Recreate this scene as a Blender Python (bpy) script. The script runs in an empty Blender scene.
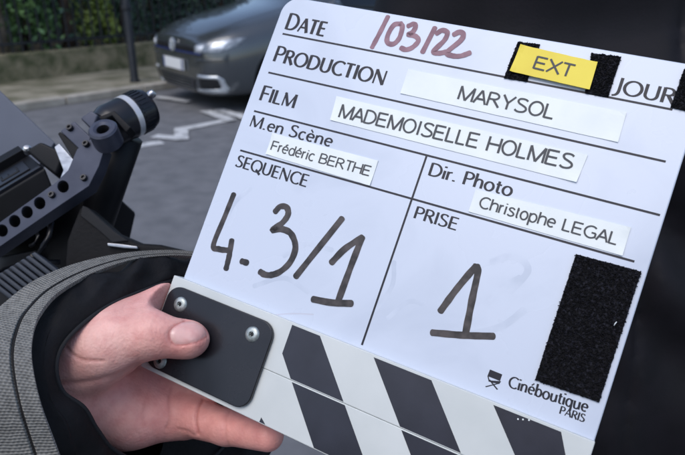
import bpy, bmesh, math, random
import numpy as np
from mathutils import Vector, Matrix, noise
from mathutils.bvhtree import BVHTree

random.seed(7)
rng = np.random.default_rng(11)
sc = bpy.context.scene
col = sc.collection

# ------------------------------------------------------------------ camera
FPX, CX, CY = 640.0, 342.5, 227.5           # focal length and centre, in photograph pixels
CAM_H = 1.35
PITCH = math.atan((CY + 25.0) / FPX)        # horizon lies 25 px above the photograph's top edge
cam = bpy.data.cameras.new('camera')
cam.sensor_width = 36.0
cam.sensor_fit = 'HORIZONTAL'
cam.lens = FPX / 685.0 * 36.0
cam.clip_start = 0.01
cam.clip_end = 3000.0
cam.dof.use_dof = True
cam.dof.focus_distance = 0.298
cam.dof.aperture_fstop = 17.5
cam_ob = bpy.data.objects.new('camera', cam)
cam_ob.location = (0, 0, CAM_H)
cam_ob.rotation_euler = (math.pi / 2 - PITCH, 0, 0)
col.objects.link(cam_ob)
sc.camera = cam_ob
CR = Matrix.Rotation(math.pi / 2 - PITCH, 3, 'X')
CL = Vector((0, 0, CAM_H))
CRn = np.array(CR)
CLn = np.array(CL)

# ------------------------------------------------------------------ world, sun, exposure
SUN_EL, SUN_AZ = math.radians(58), math.radians(-150)     # azimuth from +Y towards +X
world = bpy.data.worlds.new('World')
sc.world = world
world.use_nodes = True
wn = world.node_tree
for n in list(wn.nodes):
    wn.nodes.remove(n)
sky = wn.nodes.new('ShaderNodeTexSky')
sky.sky_type = 'NISHITA'
sky.sun_disc = False
sky.sun_elevation = SUN_EL
sky.sun_rotation = SUN_AZ
sky.dust_density = 2.0
sky.ozone_density = 1.0
bg = wn.nodes.new('ShaderNodeBackground')
bg.inputs['Strength'].default_value = 0.145
wo = wn.nodes.new('ShaderNodeOutputWorld')
wn.links.new(sky.outputs[0], bg.inputs[0])
wn.links.new(bg.outputs[0], wo.inputs[0])
sun = bpy.data.lights.new('sun', 'SUN')
sun.energy = 0.75
sun.angle = math.radians(40)
sun.color = (1.0, 0.985, 0.965)
sun_ob = bpy.data.objects.new('sun', sun)
sd = Vector((math.sin(SUN_AZ) * math.cos(SUN_EL), math.cos(SUN_AZ) * math.cos(SUN_EL), math.sin(SUN_EL)))
sun_ob.rotation_euler = sd.to_track_quat('Z', 'Y').to_euler()
sun_ob.location = (0, 0, 20)
col.objects.link(sun_ob)
sc.view_settings.view_transform = 'Standard'
sc.view_settings.look = 'None'
sc.view_settings.gamma = 1.0
sc.view_settings.exposure = 0.5
sc.render.engine = 'CYCLES'
sc.cycles.use_denoising = True
sc.cycles.max_bounces = 6

# ------------------------------------------------------------------ helpers
def srgb(r, g, b):
    f = lambda c: c / 12.92 if c <= 0.04045 else ((c + 0.055) / 1.055) ** 2.4
    return (f(r / 255), f(g / 255), f(b / 255), 1.0)

def P(x, y, d):
    """photograph pixel + depth along the view axis -> world point"""
    return CL + CR @ Vector(((x - CX) / FPX * d, -(y - CY) / FPX * d, -d))

def camvec(x, y, z):
    return CR @ Vector((x, y, z))

def material(name, base, rough=0.6, metal=0.0, vary=None, scale=20.0, detail=4.0, bump=0.0, bump_scale=60.0,
             spec=0.5, sub=0.0, coat=0.0, trans=0.0, ior=1.45, coords='Object', distort=0.0, rough_vary=0.0,
             lo=0.35, hi=0.65, stretch=None):
    m = bpy.data.materials.new(name)
    m.use_nodes = True
    nt = m.node_tree
    b = nt.nodes['Principled BSDF']
    b.inputs['Base Color'].default_value = base
    b.inputs['Roughness'].default_value = rough
    b.inputs['Metallic'].default_value = metal
    b.inputs['Specular IOR Level'].default_value = spec
    b.inputs['IOR'].default_value = ior
    b.inputs['Coat Weight'].default_value = coat
    b.inputs['Transmission Weight'].default_value = trans
    if sub:
        b.inputs['Subsurface Weight'].default_value = sub
        b.inputs['Subsurface Radius'].default_value = (0.006, 0.0025, 0.0015)
        b.inputs['Subsurface Scale'].default_value = 1.0
    tc = nt.nodes.new('ShaderNodeTexCoord')
    src = tc.outputs[coords]
    if stretch:
        mp = nt.nodes.new('ShaderNodeMapping')
        mp.inputs['Scale'].default_value = stretch
        nt.links.new(src, mp.inputs['Vector'])
        src = mp.outputs[0]
    if vary is not None:
        n = nt.nodes.new('ShaderNodeTexNoise')
        n.inputs['Scale'].default_value = scale
        n.inputs['Detail'].default_value = detail
        n.inputs['Distortion'].default_value = distort
        nt.links.new(src, n.inputs['Vector'])
        r = nt.nodes.new('ShaderNodeValToRGB')
        r.color_ramp.elements[0].position = lo
        r.color_ramp.elements[1].position = hi
        r.color_ramp.elements[0].color = base
        r.color_ramp.elements[1].color = vary
        nt.links.new(n.outputs['Fac'], r.inputs['Fac'])
        nt.links.new(r.outputs['Color'], b.inputs['Base Color'])
        if rough_vary:
            mr = nt.nodes.new('ShaderNodeMapRange')
            mr.inputs['To Min'].default_value = max(0.02, rough - rough_vary)
            mr.inputs['To Max'].default_value = min(1, rough + rough_vary)
            nt.links.new(n.outputs['Fac'], mr.inputs['Value'])
            nt.links.new(mr.outputs[0], b.inputs['Roughness'])
    if bump:
        n2 = nt.nodes.new('ShaderNodeTexNoise')
        n2.inputs['Scale'].default_value = bump_scale
        n2.inputs['Detail'].default_value = 5
        nt.links.new(src, n2.inputs['Vector'])
        bp = nt.nodes.new('ShaderNodeBump')
        bp.inputs['Strength'].default_value = bump
        bp.inputs['Distance'].default_value = 0.3 / bump_scale
        nt.links.new(n2.outputs['Fac'], bp.inputs['Height'])
        nt.links.new(bp.outputs[0], b.inputs['Normal'])
    return m

def tag(o, label=None, cat=None, group=None, kind=None):
    if label: o['label'] = label
    if cat: o['category'] = cat
    if group: o['group'] = group
    if kind: o['kind'] = kind
    return o

def empty(name, loc, label=None, cat=None, group=None):
    o = bpy.data.objects.new(name, None)
    o.location = loc
    o.empty_display_size = 0.05
    col.objects.link(o)
    return tag(o, label, cat, group)

ROOT = {}
def base_of(parent):
    """world offset of the thing a part belongs to (things built in world coordinates stand unrotated)"""
    v = Vector((0, 0, 0))
    while parent is not None:
        v += parent.location
        parent = parent.parent
    return v

def from_mesh(name, me, mat, parent=None, smooth=False):
    o = bpy.data.objects.new(name, me)
    if mat is not None and not me.materials:
        me.materials.append(mat)
    if smooth:
        me.polygons.foreach_set('use_smooth', [True] * len(me.polygons))
    o.parent = parent
    col.objects.link(o)
    return o

def pydata(name, verts, faces, mat, parent=None, smooth=False, world=True):
    """verts in world coordinates (world=True) or in the parent's own frame"""
    off = base_of(parent) if world else Vector((0, 0, 0))
    me = bpy.data.meshes.new(name)
    me.from_pydata([tuple(Vector(v) - off) for v in verts], [], [tuple(f) for f in faces])
    me.update()
    return from_mesh(name, me, mat, parent, smooth)

def bake(o, *mods):
    """add modifiers, replace the mesh by the evaluated one"""
    for kind, props in mods:
        m = o.modifiers.new(kind, kind)
        for k, v in props.items():
            setattr(m, k, v)
    dg = bpy.context.evaluated_depsgraph_get()
    me = bpy.data.meshes.new_from_object(o.evaluated_get(dg))
    o.modifiers.clear()
    o.data = me
    return o

def bevel(o, w, seg=2):
    o2 = bake(o, ('BEVEL', dict(width=w, segments=seg, limit_method='ANGLE', angle_limit=math.radians(35))))
    o2.data.polygons.foreach_set('use_smooth', [True] * len(o2.data.polygons))
    bake(o2, ('WEIGHTED_NORMAL', dict(keep_sharp=True)))
    return o2

def prism(name, poly, depth_vec, mat, parent, bev=0.0, world=True, seg=2):
    """closed prism: polygon (3D points) swept by a vector"""
    n = len(poly)
    a = [Vector(p) for p in poly]
    b = [p + depth_vec for p in a]
    faces = [tuple(range(n)), tuple(range(2 * n - 1, n - 1, -1))]
    faces += [(i, i + n, (i + 1) % n + n, (i + 1) % n) for i in range(n)]
    o = pydata(name, a + b, faces, mat, parent, world=world)
    bm = bmesh.new(); bm.from_mesh(o.data)
    bmesh.ops.recalc_face_normals(bm, faces=bm.faces)
    bm.to_mesh(o.data); bm.free()
    if bev: bevel(o, bev, seg)
    return o

def frame_to(axis):
    z = Vector(axis).normalized()
    x = Vector((0, 0, 1)).cross(z)
    if x.length < 1e-3: x = Vector((1, 0, 0))
    x.normalize()
    return x, z.cross(x), z

def lathe(name, origin, axis, profile, mat, parent=None, seg=32, world=True, smooth=True, close=True):
    """profile: (radius, height) list along axis"""
    x, y, z = frame_to(axis)
    o0 = Vector(origin)
    verts, faces = [], []
    n = len(profile)
    for k in range(seg):
        a = 2 * math.pi * k / seg
        for r, h in profile:
            verts.append(o0 + z * h + (x * math.cos(a) + y * math.sin(a)) * max(r, 1e-5))
    for k in range(seg):
        k2 = (k + 1) % seg
        for i in range(n - 1):
            faces.append((k * n + i, k2 * n + i, k2 * n + i + 1, k * n + i + 1))
    ob = pydata(name, verts, faces, mat, parent, world=world)
    bm = bmesh.new(); bm.from_mesh(ob.data)
    bmesh.ops.remove_doubles(bm, verts=bm.verts, dist=2e-5)
    bmesh.ops.recalc_face_normals(bm, faces=bm.faces)
    bm.to_mesh(ob.data); bm.free()
    if smooth:
        ob.data.polygons.foreach_set('use_smooth', [True] * len(ob.data.polygons))
        try: ob.data.set_sharp_from_angle(angle=math.radians(38))
        except Exception: pass
    return ob

def catmull(pts, n, closed=False):
    pts = np.array(pts, float)
    m = len(pts)
    out = []
    segs = m if closed else m - 1
    for i in range(segs):
        if closed:
            p0, p1, p2, p3 = pts[(i - 1) % m], pts[i], pts[(i + 1) % m], pts[(i + 2) % m]
        else:
            p1, p2 = pts[i], pts[i + 1]
            p0 = pts[i - 1] if i > 0 else 2 * p1 - p2
            p3 = pts[i + 2] if i + 2 < m else 2 * p2 - p1
        for k in range(n):
            t = k / n
            out.append(0.5 * ((2 * p1) + (-p0 + p2) * t + (2 * p0 - 5 * p1 + 4 * p2 - p3) * t * t + (-p0 + 3 * p1 - 3 * p2 + p3) * t ** 3))
    if not closed: out.append(pts[-1])
    return np.array(out)

def tube(name, pts, rad, mat, parent=None, seg=12, closed=False, world=True):
    """swept round tube through 3D points"""
    pts = [Vector(p) for p in pts]
    n = len(pts)
    rads = rad if hasattr(rad, '__len__') else [rad] * n
    verts, faces = [], []
    up = Vector((0.13, 0.2, 0.97)).normalized()
    for i, p in enumerate(pts):
        if closed: t = (pts[(i + 1) % n] - pts[i - 1]).normalized()
        else: t = (pts[min(i + 1, n - 1)] - pts[max(i - 1, 0)]).normalized()
        x = up.cross(t)
        if x.length < 1e-4: x = Vector((1, 0, 0)).cross(t)
        x.normalize()
        y = t.cross(x)
        for k in range(seg):
            a = 2 * math.pi * k / seg
            verts.append(p + (x * math.cos(a) + y * math.sin(a)) * rads[i])
    m = n if closed else n - 1
    for i in range(m):
        j = (i + 1) % n
        for k in range(seg):
            k2 = (k + 1) % seg
            faces.append((i * seg + k, i * seg + k2, j * seg + k2, j * seg + k))
    if not closed:
        faces.append(tuple(range(seg - 1, -1, -1)))
        faces.append(tuple((n - 1) * seg + k for k in range(seg)))
    return pydata(name, verts, faces, mat, parent, smooth=True, world=world)

def box(name, c, s, mat, parent=None, bev=0.0, rotz=0.0, world=True):
    c = Vector(c); R = Matrix.Rotation(rotz, 3, 'Z')
    hx, hy, hz = s[0] / 2, s[1] / 2, s[2] / 2
    poly = [c + R @ Vector(q) for q in ((-hx, -hy, -hz), (hx, -hy, -hz), (hx, hy, -hz), (-hx, hy, -hz))]
    return prism(name, poly, Vector((0, 0, s[2])), mat, parent, bev, world)

def hexa(name, p8, mat, parent, bev=0.0):
    """eight world points: four of one face, four of the opposite face in the same order"""
    faces = [(0, 1, 2, 3), (7, 6, 5, 4)] + [(i, i + 4, (i + 1) % 4 + 4, (i + 1) % 4) for i in range(4)]
    o = pydata(name, p8, faces, mat, parent)
    bm = bmesh.new(); bm.from_mesh(o.data)
    bmesh.ops.recalc_face_normals(bm, faces=bm.faces)
    bm.to_mesh(o.data); bm.free()
    if bev: bevel(o, bev)
    return o

# ---- signed distance bodies -> one continuous mesh (surface nets)
def smin(a, b, k):
    h = np.clip(0.5 + 0.5 * (b - a) / k, 0, 1)
    return b * (1 - h) + a * h - k * h * (1 - h)

def cone(p, a, b, ra, rb):
    a = np.array(a, np.float32); b = np.array(b, np.float32)
    ab = b - a
    t = np.clip(((p - a) @ ab) / (ab @ ab), 0, 1)
    d = np.linalg.norm(p - a - t[..., None] * ab, axis=-1)
    return d - (ra + (rb - ra) * t)

def ellipsoid(p, c, r):
    q = (p - np.array(c, np.float32)) / np.array(r, np.float32)
    k = np.linalg.norm(q, axis=-1)
    return (k - 1) * min(r) * 1.0 if min(r) == max(r) else k * (k - 1) / np.maximum(np.linalg.norm(q / np.array(r, np.float32), axis=-1), 1e-6)

def polydist(p, pts):
    d = None
    for a, b in zip(pts[:-1], pts[1:]):
        e = cone(p, a, b, 0, 0)
        d = e if d is None else np.minimum(d, e)
    return d

def grid_points(lo, hi, h):
    ax = [np.arange(l, u + h, h, dtype=np.float32) for l, u in zip(lo, hi)]
    return np.stack(np.meshgrid(*ax, indexing='ij'), -1)

def surface_nets(F, lo, h):
    s = F < 0
    nx, ny, nz = F.shape
    acc = np.zeros((nx - 1, ny - 1, nz - 1, 3), np.float32)
    cnt = np.zeros((nx - 1, ny - 1, nz - 1), np.float32)
    C = [(i, j, k) for i in (0, 1) for j in (0, 1) for k in (0, 1)]
    sl = lambda A, c: A[c[0]:nx - 1 + c[0], c[1]:ny - 1 + c[1], c[2]:nz - 1 + c[2]]
    for a in C:
        for ax in range(3):
            if a[ax] == 0:
                b = list(a); b[ax] = 1; b = tuple(b)
                fa, fb = sl(F, a), sl(F, b)
                m = (fa < 0) != (fb < 0)
                t = np.where(m, fa / np.where(m, fa - fb, 1), 0)
                cnt += m
                for q in range(3):
                    v = a[q] + (t if q == ax else 0)
                    acc[..., q] += np.where(m, v, 0)
    act = cnt > 0
    idx = -np.ones(act.shape, np.int64)
    idx[act] = np.arange(act.sum())
    ijk = np.argwhere(act)
    V = (ijk + acc[act] / cnt[act][:, None]) * h + np.array(lo)
    quads = []
    for ax in range(3):
        o1, o2 = [(1, 2), (2, 0), (0, 1)][ax]
        A = [slice(1, n - 1) for n in (nx, ny, nz)]
        A[ax] = slice(0, (nx, ny, nz)[ax] - 1)
        B = list(A); B[ax] = slice(1, (nx, ny, nz)[ax])
        m = s[tuple(A)] != s[tuple(B)]
        e = np.argwhere(m)
        off = np.array([sl_.start for sl_ in A])
        e = e + off
        fl = s[tuple(e.T)]
        def at(d1, d2):
            q = e.copy(); q[:, o1] += d1; q[:, o2] += d2
            return idx[tuple(q.T)]
        q = np.stack([at(-1, -1), at(0, -1), at(0, 0), at(-1, 0)], 1)
        q[~fl] = q[~fl][:, ::-1]
        quads.append(q)
    return V, np.concatenate(quads)

def relax(V, Q, it=2, lam=0.5):
    e = np.concatenate([Q[:, [0, 1]], Q[:, [1, 2]], Q[:, [2, 3]], Q[:, [3, 0]]])
    e = np.concatenate([e, e[:, ::-1]])
    for _ in range(it):
        S = np.zeros_like(V); N = np.zeros(len(V))
        np.add.at(S, e[:, 0], V[e[:, 1]]); np.add.at(N, e[:, 0], 1)
        V = V + lam * (S / N[:, None] - V)
    return V

# ------------------------------------------------------------------ road frame
HEAD = math.radians(40)
ES = Vector((math.sin(HEAD), math.cos(HEAD), 0))       # along the street, away
EN = Vector((math.cos(HEAD), -math.sin(HEAD), 0))      # across, towards the camera
def G(s, n, z=0.0):
    return ES * s + EN * n + Vector((0, 0, z))
KERB = -7.2
WALL = -9.1
# ------------------------------------------------------------------ setting
KERB, WALL, WALK_Z = -6.95, -8.5, 0.09
def at_col(x, n, z=0.0):
    """point of pixel column x on the line n across the street, at height z"""
    a = (x - CX) / FPX
    c, b = math.cos(PITCH), (CAM_H - z) * math.sin(PITCH)
    Y = (n - EN.x * a * b) / (EN.x * a * c + EN.y)
    return Vector((a * (Y * c + b), Y, z))

M_asphalt = material('asphalt', srgb(92, 94, 98), 0.85, vary=srgb(112, 113, 117), scale=7.0, detail=10, bump=0.5, bump_scale=160, lo=0.3, hi=0.7)
M_kerb = material('kerb_stone', srgb(172, 167, 158), 0.85, vary=srgb(140, 136, 126), scale=5, bump=0.4, bump_scale=60)
M_walk = material('pavement_concrete', srgb(146, 141, 126), 0.9, vary=srgb(96, 95, 76), scale=3.4, detail=8, bump=0.4, bump_scale=50)
M_wall = material('mossy_wall', srgb(138, 130, 108), 0.95, vary=srgb(76, 80, 56), scale=4.5, detail=8, bump=0.8, bump_scale=18)
M_soil = material('soil', srgb(52, 44, 34), 0.95, vary=srgb(36, 38, 22), scale=3, bump=0.6, bump_scale=10)
M_paint = material('road_paint', srgb(196, 198, 200), 0.7, vary=srgb(116, 118, 122), scale=14, detail=8, lo=0.48, hi=0.74)
M_iron = material('painted_iron', srgb(36, 40, 46), 0.5, vary=srgb(50, 52, 56), scale=12, metal=0.3)
M_bark = material('bark', srgb(128, 118, 104), 0.9, vary=srgb(82, 74, 62), scale=9, bump=0.8, bump_scale=26)
M_bark2 = material('brown_bark', srgb(84, 68, 56), 0.9, vary=srgb(52, 44, 38), scale=9, bump=0.8, bump_scale=26)

S = 900
g = pydata('ground', [(-S, -S, 0), (S, -S, 0), (S, S, 0), (-S, S, 0)], [(0, 1, 2, 3)], M_asphalt)
tag(g, 'grey asphalt street surface with faint mottling', 'road', kind='structure')

w = prism('pavement', [G(-30, KERB - 0.16, 0.0), G(40, KERB - 0.16, 0.0), G(40, WALL - 0.05, 0.0), G(-30, WALL - 0.05, 0.0)], Vector((0, 0, WALK_Z - 0.004)), M_walk, None)
tag(w, 'dull mossy concrete pavement between kerb and wall', 'pavement', kind='structure')
soil = prism('garden_ground', [G(-60, WALL - 0.27, 0.0), G(70, WALL - 0.27, 0.0), G(70, -60, 0.0), G(-60, -60, 0.0)], Vector((0, 0, 0.30)), M_soil, None)
tag(soil, 'dark garden soil behind the railings', 'soil', kind='structure')

k0 = empty('kerb', G(0, KERB), 'pale kerb stones edging the pavement', 'kerb')
k0['kind'] = 'structure'
stone = None
for i in range(-8, 26):
    c = G(i * 1.0, KERB - 0.08, 0.0)
    if stone is None:
        stone = box('kerb_stone', c + Vector((0, 0, WALK_Z / 2)), (0.156, 0.985, WALK_Z), M_kerb, k0, 0.012, rotz=-HEAD)
        first = c
    else:
        o = stone.copy(); o.location = c - first + Vector((0, 0, random.uniform(-.003, .003))); col.objects.link(o)

# low wall, fence
wl = prism('low_wall', [G(-30, WALL, 0.0), G(40, WALL, 0.0), G(40, WALL - 0.26, 0.0), G(-30, WALL - 0.26, 0.0)], Vector((0, 0, 0.42)), M_wall, None, 0.02)
tag(wl, 'low mossy olive brown stone wall carrying the iron railings', 'wall')
fence = empty('iron_fence', G(4, WALL - 0.13, 0.42), 'dark iron railings with upright bars on top of the low mossy wall', 'fence')
bar = None
for i in range(150):
    s = -4.0 + i * 0.125
    c = G(s, WALL - 0.13, 0.42)
    if bar is None:
        bar = lathe('bar', c, (0, 0, 1), [(0, 0), (0.013, 0), (0.013, 1.5), (0.02, 1.52), (0.0, 1.62)], M_iron, fence, seg=8); first = c
    else:
        o = bar.copy(); o.location = c - first; col.objects.link(o)
for z in (0.52, 1.75):
    prism('rail', [G(-4.2, WALL - 0.11, z), G(14.9, WALL - 0.11, z), G(14.9, WALL - 0.15, z), G(-4.2, WALL - 0.15, z)], Vector((0, 0, 0.03)), M_iron, fence)

# painted parking bay marks (positions read off the ground plane)
def ground_px(x, y, z=0.0):
    v = P(x, y, 1.0) - CL
    return CL + v * ((z - CAM_H) / v.z)
MARK_Z = [0.002]
def mark(label, a, b, wdt):
    a, b = ground_px(*a), ground_px(*b)
    t = (b - a).normalized(); n = Vector((-t.y, t.x, 0)) * wdt / 2
    MARK_Z[0] += 0.003
    up = Vector((0, 0, MARK_Z[0]))
    nseg = 14
    L, R = [], []
    for k in range(nseg + 1):
        q = a.lerp(b, k / nseg)
        L.append(q + n * random.uniform(.88, 1.05) + up); R.append(q - n * random.uniform(.88, 1.05) + up)
    m = len(L)
    return tag(pydata('road_marking', L + R, [(i, i + m, i + m + 1, i + 1) for i in range(nseg)], M_paint), label, 'road marking', 'parking bay marks')
mark('short white parking dash beside the black barrel of the camera rig', (96, 153), (162, 142.5), 0.13)
mark('white bay line running from the forked mark towards the slate', (178, 130.5), (229, 120.5), 0.13)
mark('stubby left arm of the forked white bay mark', (154, 137), (182, 139.5), 0.13)
mark('short stem joining the forked white bay mark to its line', (182, 141), (181, 129), 0.13)
mark('oblique worn white stripe just off the car bumper', (205, 112), (232, 122), 0.13)
mark('oblique worn white stripe under the car, next to the slate', (218, 111), (262, 124), 0.13)
mark('worn white bay end mark by the kerb ahead of the car', (157, 98.5), (190, 103.5), 0.12)

# post on the pavement
pf = at_col(135, KERB - 0.36, WALK_Z)
post = empty('post', pf, 'slim dark iron post standing on the pavement ahead of the car', 'post')
lathe('shaft', pf, (0, 0, 1), [(0, 0), (0.062, 0), (0.062, 0.02), (0.05, 0.05), (0.047, 2.6), (0, 2.6)], M_iron, post, seg=20)
lathe('collar', pf + Vector((0, 0, 0.86)), (0, 0, 1), [(0.049, 0), (0.064, 0.01), (0.064, 0.05), (0.049, 0.06)], M_iron, post, seg=20)

# ---- vegetation
def leaf_mat(name, a, b):
    m = material(name, a, 0.55, vary=b, scale=1.6, detail=3, lo=0.3, hi=0.7)
    return m
M_leaf_dark = leaf_mat('dark_leaves', srgb(74, 102, 76), srgb(46, 70, 60))
M_leaf_mid = leaf_mat('green_leaves', srgb(112, 146, 82), srgb(70, 104, 70))
M_leaf_lime = leaf_mat('lime_leaves', srgb(176, 190, 96), srgb(104, 130, 70))
M_leaf_far = leaf_mat('far_leaves', srgb(92, 104, 106), srgb(58, 70, 76))

def leaves(name, centre, rad, n, size, mat, parent, clump=9):
    """leaf faces gathered in clumps through an ellipsoid"""
    k = max(4, n // clump // 4)
    u = rng.normal(size=(k, 3)); u /= np.linalg.norm(u, axis=1)[:, None]
    cl = u * rng.uniform(0.35, 1.0, (k, 1)) ** 0.6
    idx = rng.integers(0, k, n)
    p = cl[idx] + rng.normal(size=(n, 3)) * 0.17
    p = p * np.array(rad) + np.array(centre)
    d1 = rng.normal(size=(n, 3)); d1 /= np.linalg.norm(d1, axis=1)[:, None]
    d2 = np.cross(d1, rng.normal(size=(n, 3))); d2 /= np.linalg.norm(d2, axis=1)[:, None]
    sz = rng.uniform(0.6, 1.3, (n, 1)) * size
    V = np.stack([p - d1 * sz, p + d2 * sz * .42 - d1 * sz * .1, p + d1 * sz, p - d2 * sz * .42 - d1 * sz * .1], 1).reshape(-1, 3)
    V[:, 2] = np.maximum(V[:, 2], 0.31)
    F = np.arange(4 * n).reshape(-1, 4)
    off = np.array(base_of(parent))
    me = bpy.data.meshes.new(name)
    me.from_pydata((V - off).tolist(), [], F.tolist())
    return from_mesh(name, me, mat, parent)

def shrub(x, n, h, r, mat, label, count=1800, size=0.05, stems=3):
    b = at_col(x, n, 0.30)
    t = empty('shrub', b, label, 'shrub', 'shrubs behind the railings')
    for i in range(stems):
        a = rng.uniform(0, 6.28)
        q = b + Vector((math.cos(a) * r * .5, math.sin(a) * r * .5, h * .75))
        tube('stem', [b, b.lerp(q, .5) + Vector((rng.normal() * .05, rng.normal() * .05, 0)), q], [0.03, 0.022, 0.01], M_bark2, t, seg=7)
    leaves('foliage', b + Vector((0, 0, h * .55)), (r, r, h * .52), count, size, mat, t)
shrub(24, -9.15, 1.5, 0.55, M_leaf_mid, 'mid green shrub right beside the pale trunk behind the railings')
shrub(48, -9.3, 1.7, 0.6, M_leaf_dark, 'dark green shrub between pale trunk and brown trunk')
shrub(88, -9.1, 1.35, 0.35, M_leaf_lime, 'yellow green leafy shrub just right of the brown trunk', 900)
shrub(110, -9.4, 1.8, 0.6, M_leaf_dark, 'dark shrub behind the post, next to the yellow green one')
shrub(119, -8.98, 1.2, 0.25, M_leaf_lime, 'small lime leaved shrub directly left of the iron post', 500)
shrub(-30, -9.5, 1.7, 0.7, M_leaf_mid, 'green shrub on the far side of the pale trunk')
shrub(160, -10.0, 1.9, 0.75, M_leaf_dark, 'dark shrub behind the railings just right of the iron post')
shrub(215, -10.2, 1.9, 0.85, M_leaf_dark, 'dark shrub behind the railings above the car bonnet')

def trunk(x, n, r, mat, label, crown):
    b = at_col(x, n, 0.30)
    t = empty('tree', b, label, 'tree')
    pts = [b + Vector((math.sin(i * .9) * .03, math.cos(i * 1.3) * .03, i * .45)) for i in range(9)]
    rad = [r * (1.35 if i == 0 else 1.0 - .05 * i) for i in range(9)]
    tr = tube('trunk', pts, rad, mat, t, seg=16)
    top = pts[-1]
    for k in range(5):
        a = k * 1.257 + x
        q = top + Vector((math.cos(a) * 1.3, math.sin(a) * 1.3, 1.1 + .2 * k))
        tube('limb', [top - Vector((0, 0, .3)), top.lerp(q, .5) + Vector((0, 0, .2)), q], [r * .5, r * .35, r * .15], mat, t, seg=8)
    leaves('crown', top + Vector((0, 0, 1.4)), (2.0, 2.0, 1.5), 5000, 0.08, crown, t)
trunk(3, -8.85, 0.085, M_bark, 'tree with pale smooth trunk behind the railings', M_leaf_mid)
trunk(70, -8.9, 0.075, M_bark2, 'tree with brown trunk among the dark shrubs', M_leaf_dark)

# deep dark planting further back that closes the view
bk = leaves('evergreen_planting', tuple(G(6, -13.2, 1.9)), (1, 1, 1), 1, 0.01, M_leaf_far, None)
n = 26000
ss = rng.uniform(-9, 24, n); nn = -11.3 - rng.uniform(0, 1, n) ** 1.5 * 2.6; zz = 0.3 + rng.uniform(0, 1, n) ** 1.1 * 3.4
zz *= 0.85 + 0.2 * np.sin(ss * 1.7) * np.cos(ss * .6)
p = np.outer(ss, np.array(ES)) + np.outer(nn, np.array(EN)); p[:, 2] = zz
d1 = rng.normal(size=(n, 3)); d1 /= np.linalg.norm(d1, axis=1)[:, None]
d2 = np.cross(d1, rng.normal(size=(n, 3))); d2 /= np.linalg.norm(d2, axis=1)[:, None]
V = np.stack([p - d1 * .15, p + d2 * .075, p + d1 * .15, p - d2 * .075], 1).reshape(-1, 3)
me = bpy.data.meshes.new('evergreen_planting'); me.from_pydata(V.tolist(), [], np.arange(4 * n).reshape(-1, 4).tolist()); me.materials.append(M_leaf_far)
bk.data = me
tag(bk, 'dense dark evergreen planting closing the garden behind the railings', 'hedge', kind='stuff')
# ------------------------------------------------------------------ parked car
M_car = material('car_paint', srgb(74, 79, 84), 0.22, vary=srgb(68, 73, 78), scale=3, metal=0.4, coat=1.0)
M_black = material('black_plastic', srgb(20, 21, 24), 0.5, vary=srgb(30, 31, 34), scale=30)
M_glass = material('dark_glass', srgb(18, 22, 28), 0.06, spec=0.8)
M_lamp = material('headlamp_glass', srgb(150, 158, 168), 0.08, coat=1.0, vary=srgb(96, 104, 114), scale=9, lo=.4, hi=.6)
M_lampwhite = material('headlamp_reflector', srgb(236, 240, 246), 0.15, metal=0.3)
M_chrome = material('chrome', srgb(214, 218, 222), 0.12, metal=1.0)
M_silver = material('silver_trim', srgb(196, 202, 208), 0.25, metal=0.6)
M_plate = material('plate_white', srgb(224, 226, 228), 0.4)
M_plateblue = material('plate_blue', srgb(60, 76, 120), 0.4)
M_bluetrim = material('blue_trim', srgb(36, 50, 104), 0.3)
M_tyre = material('tyre_rubber', srgb(26, 26, 27), 0.85, vary=srgb(34, 34, 35), scale=40)
M_rim = material('alloy_rim', srgb(150, 154, 160), 0.3, metal=0.9)

CAR_LEN = 4.25
car = empty('parked_car', (0, 0, 0), 'dark grey hatchback parked nose out beside the kerb', 'car')
# stations: y back from the nose, then half profile points (half width, height) from floor to centre top
ST = [
 (0.00, [(0, .30), (.42, .30), (.50, .34), (.54, .44), (.54, .55), (.50, .64), (.36, .67), (0, .68)]),
 (0.05, [(0, .22), (.55, .22), (.64, .28), (.68, .42), (.67, .57), (.62, .68), (.42, .715), (0, .725)]),
 (0.14, [(0, .19), (.64, .19), (.74, .27), (.77, .42), (.76, .58), (.71, .71), (.48, .76), (0, .775)]),
 (0.30, [(0, .18), (.70, .18), (.82, .27), (.845, .42), (.84, .60), (.79, .75), (.55, .815), (0, .84)]),
 (0.55, [(0, .18), (.74, .18), (.86, .26), (.885, .42), (.88, .64), (.83, .79), (.58, .875), (0, .90)]),
 (0.95, [(0, .18), (.76, .18), (.87, .25), (.895, .42), (.89, .70), (.84, .86), (.60, .94), (0, .97)]),
 (1.18, [(0, .18), (.77, .18), (.87, .25), (.895, .42), (.895, .72), (.85, .90), (.66, .985), (0, 1.02)]),
 (1.55, [(0, .18), (.78, .18), (.87, .25), (.895, .42), (.895, .74), (.86, .93), (.66, 1.20), (0, 1.24)]),
 (1.95, [(0, .18), (.78, .18), (.87, .25), (.895, .42), (.895, .75), (.86, .95), (.62, 1.39), (0, 1.43)]),
 (2.50, [(0, .18), (.78, .18), (.87, .25), (.895, .42), (.895, .76), (.86, .96), (.61, 1.43), (0, 1.475)]),
 (3.20, [(0, .18), (.78, .18), (.87, .25), (.895, .42), (.895, .77), (.85, .97), (.60, 1.41), (0, 1.455)]),
 (3.75, [(0, .20), (.76, .20), (.85, .27), (.885, .44), (.885, .78), (.83, .98), (.58, 1.34), (0, 1.38)]),
 (4.05, [(0, .24), (.72, .24), (.80, .32), (.84, .46), (.84, .78), (.79, .96), (.58, 1.14), (0, 1.17)]),
 (4.20, [(0, .30), (.62, .30), (.70, .36), (.74, .48), (.73, .74), (.68, .88), (.52, .98), (0, 1.0)]),
]
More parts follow.
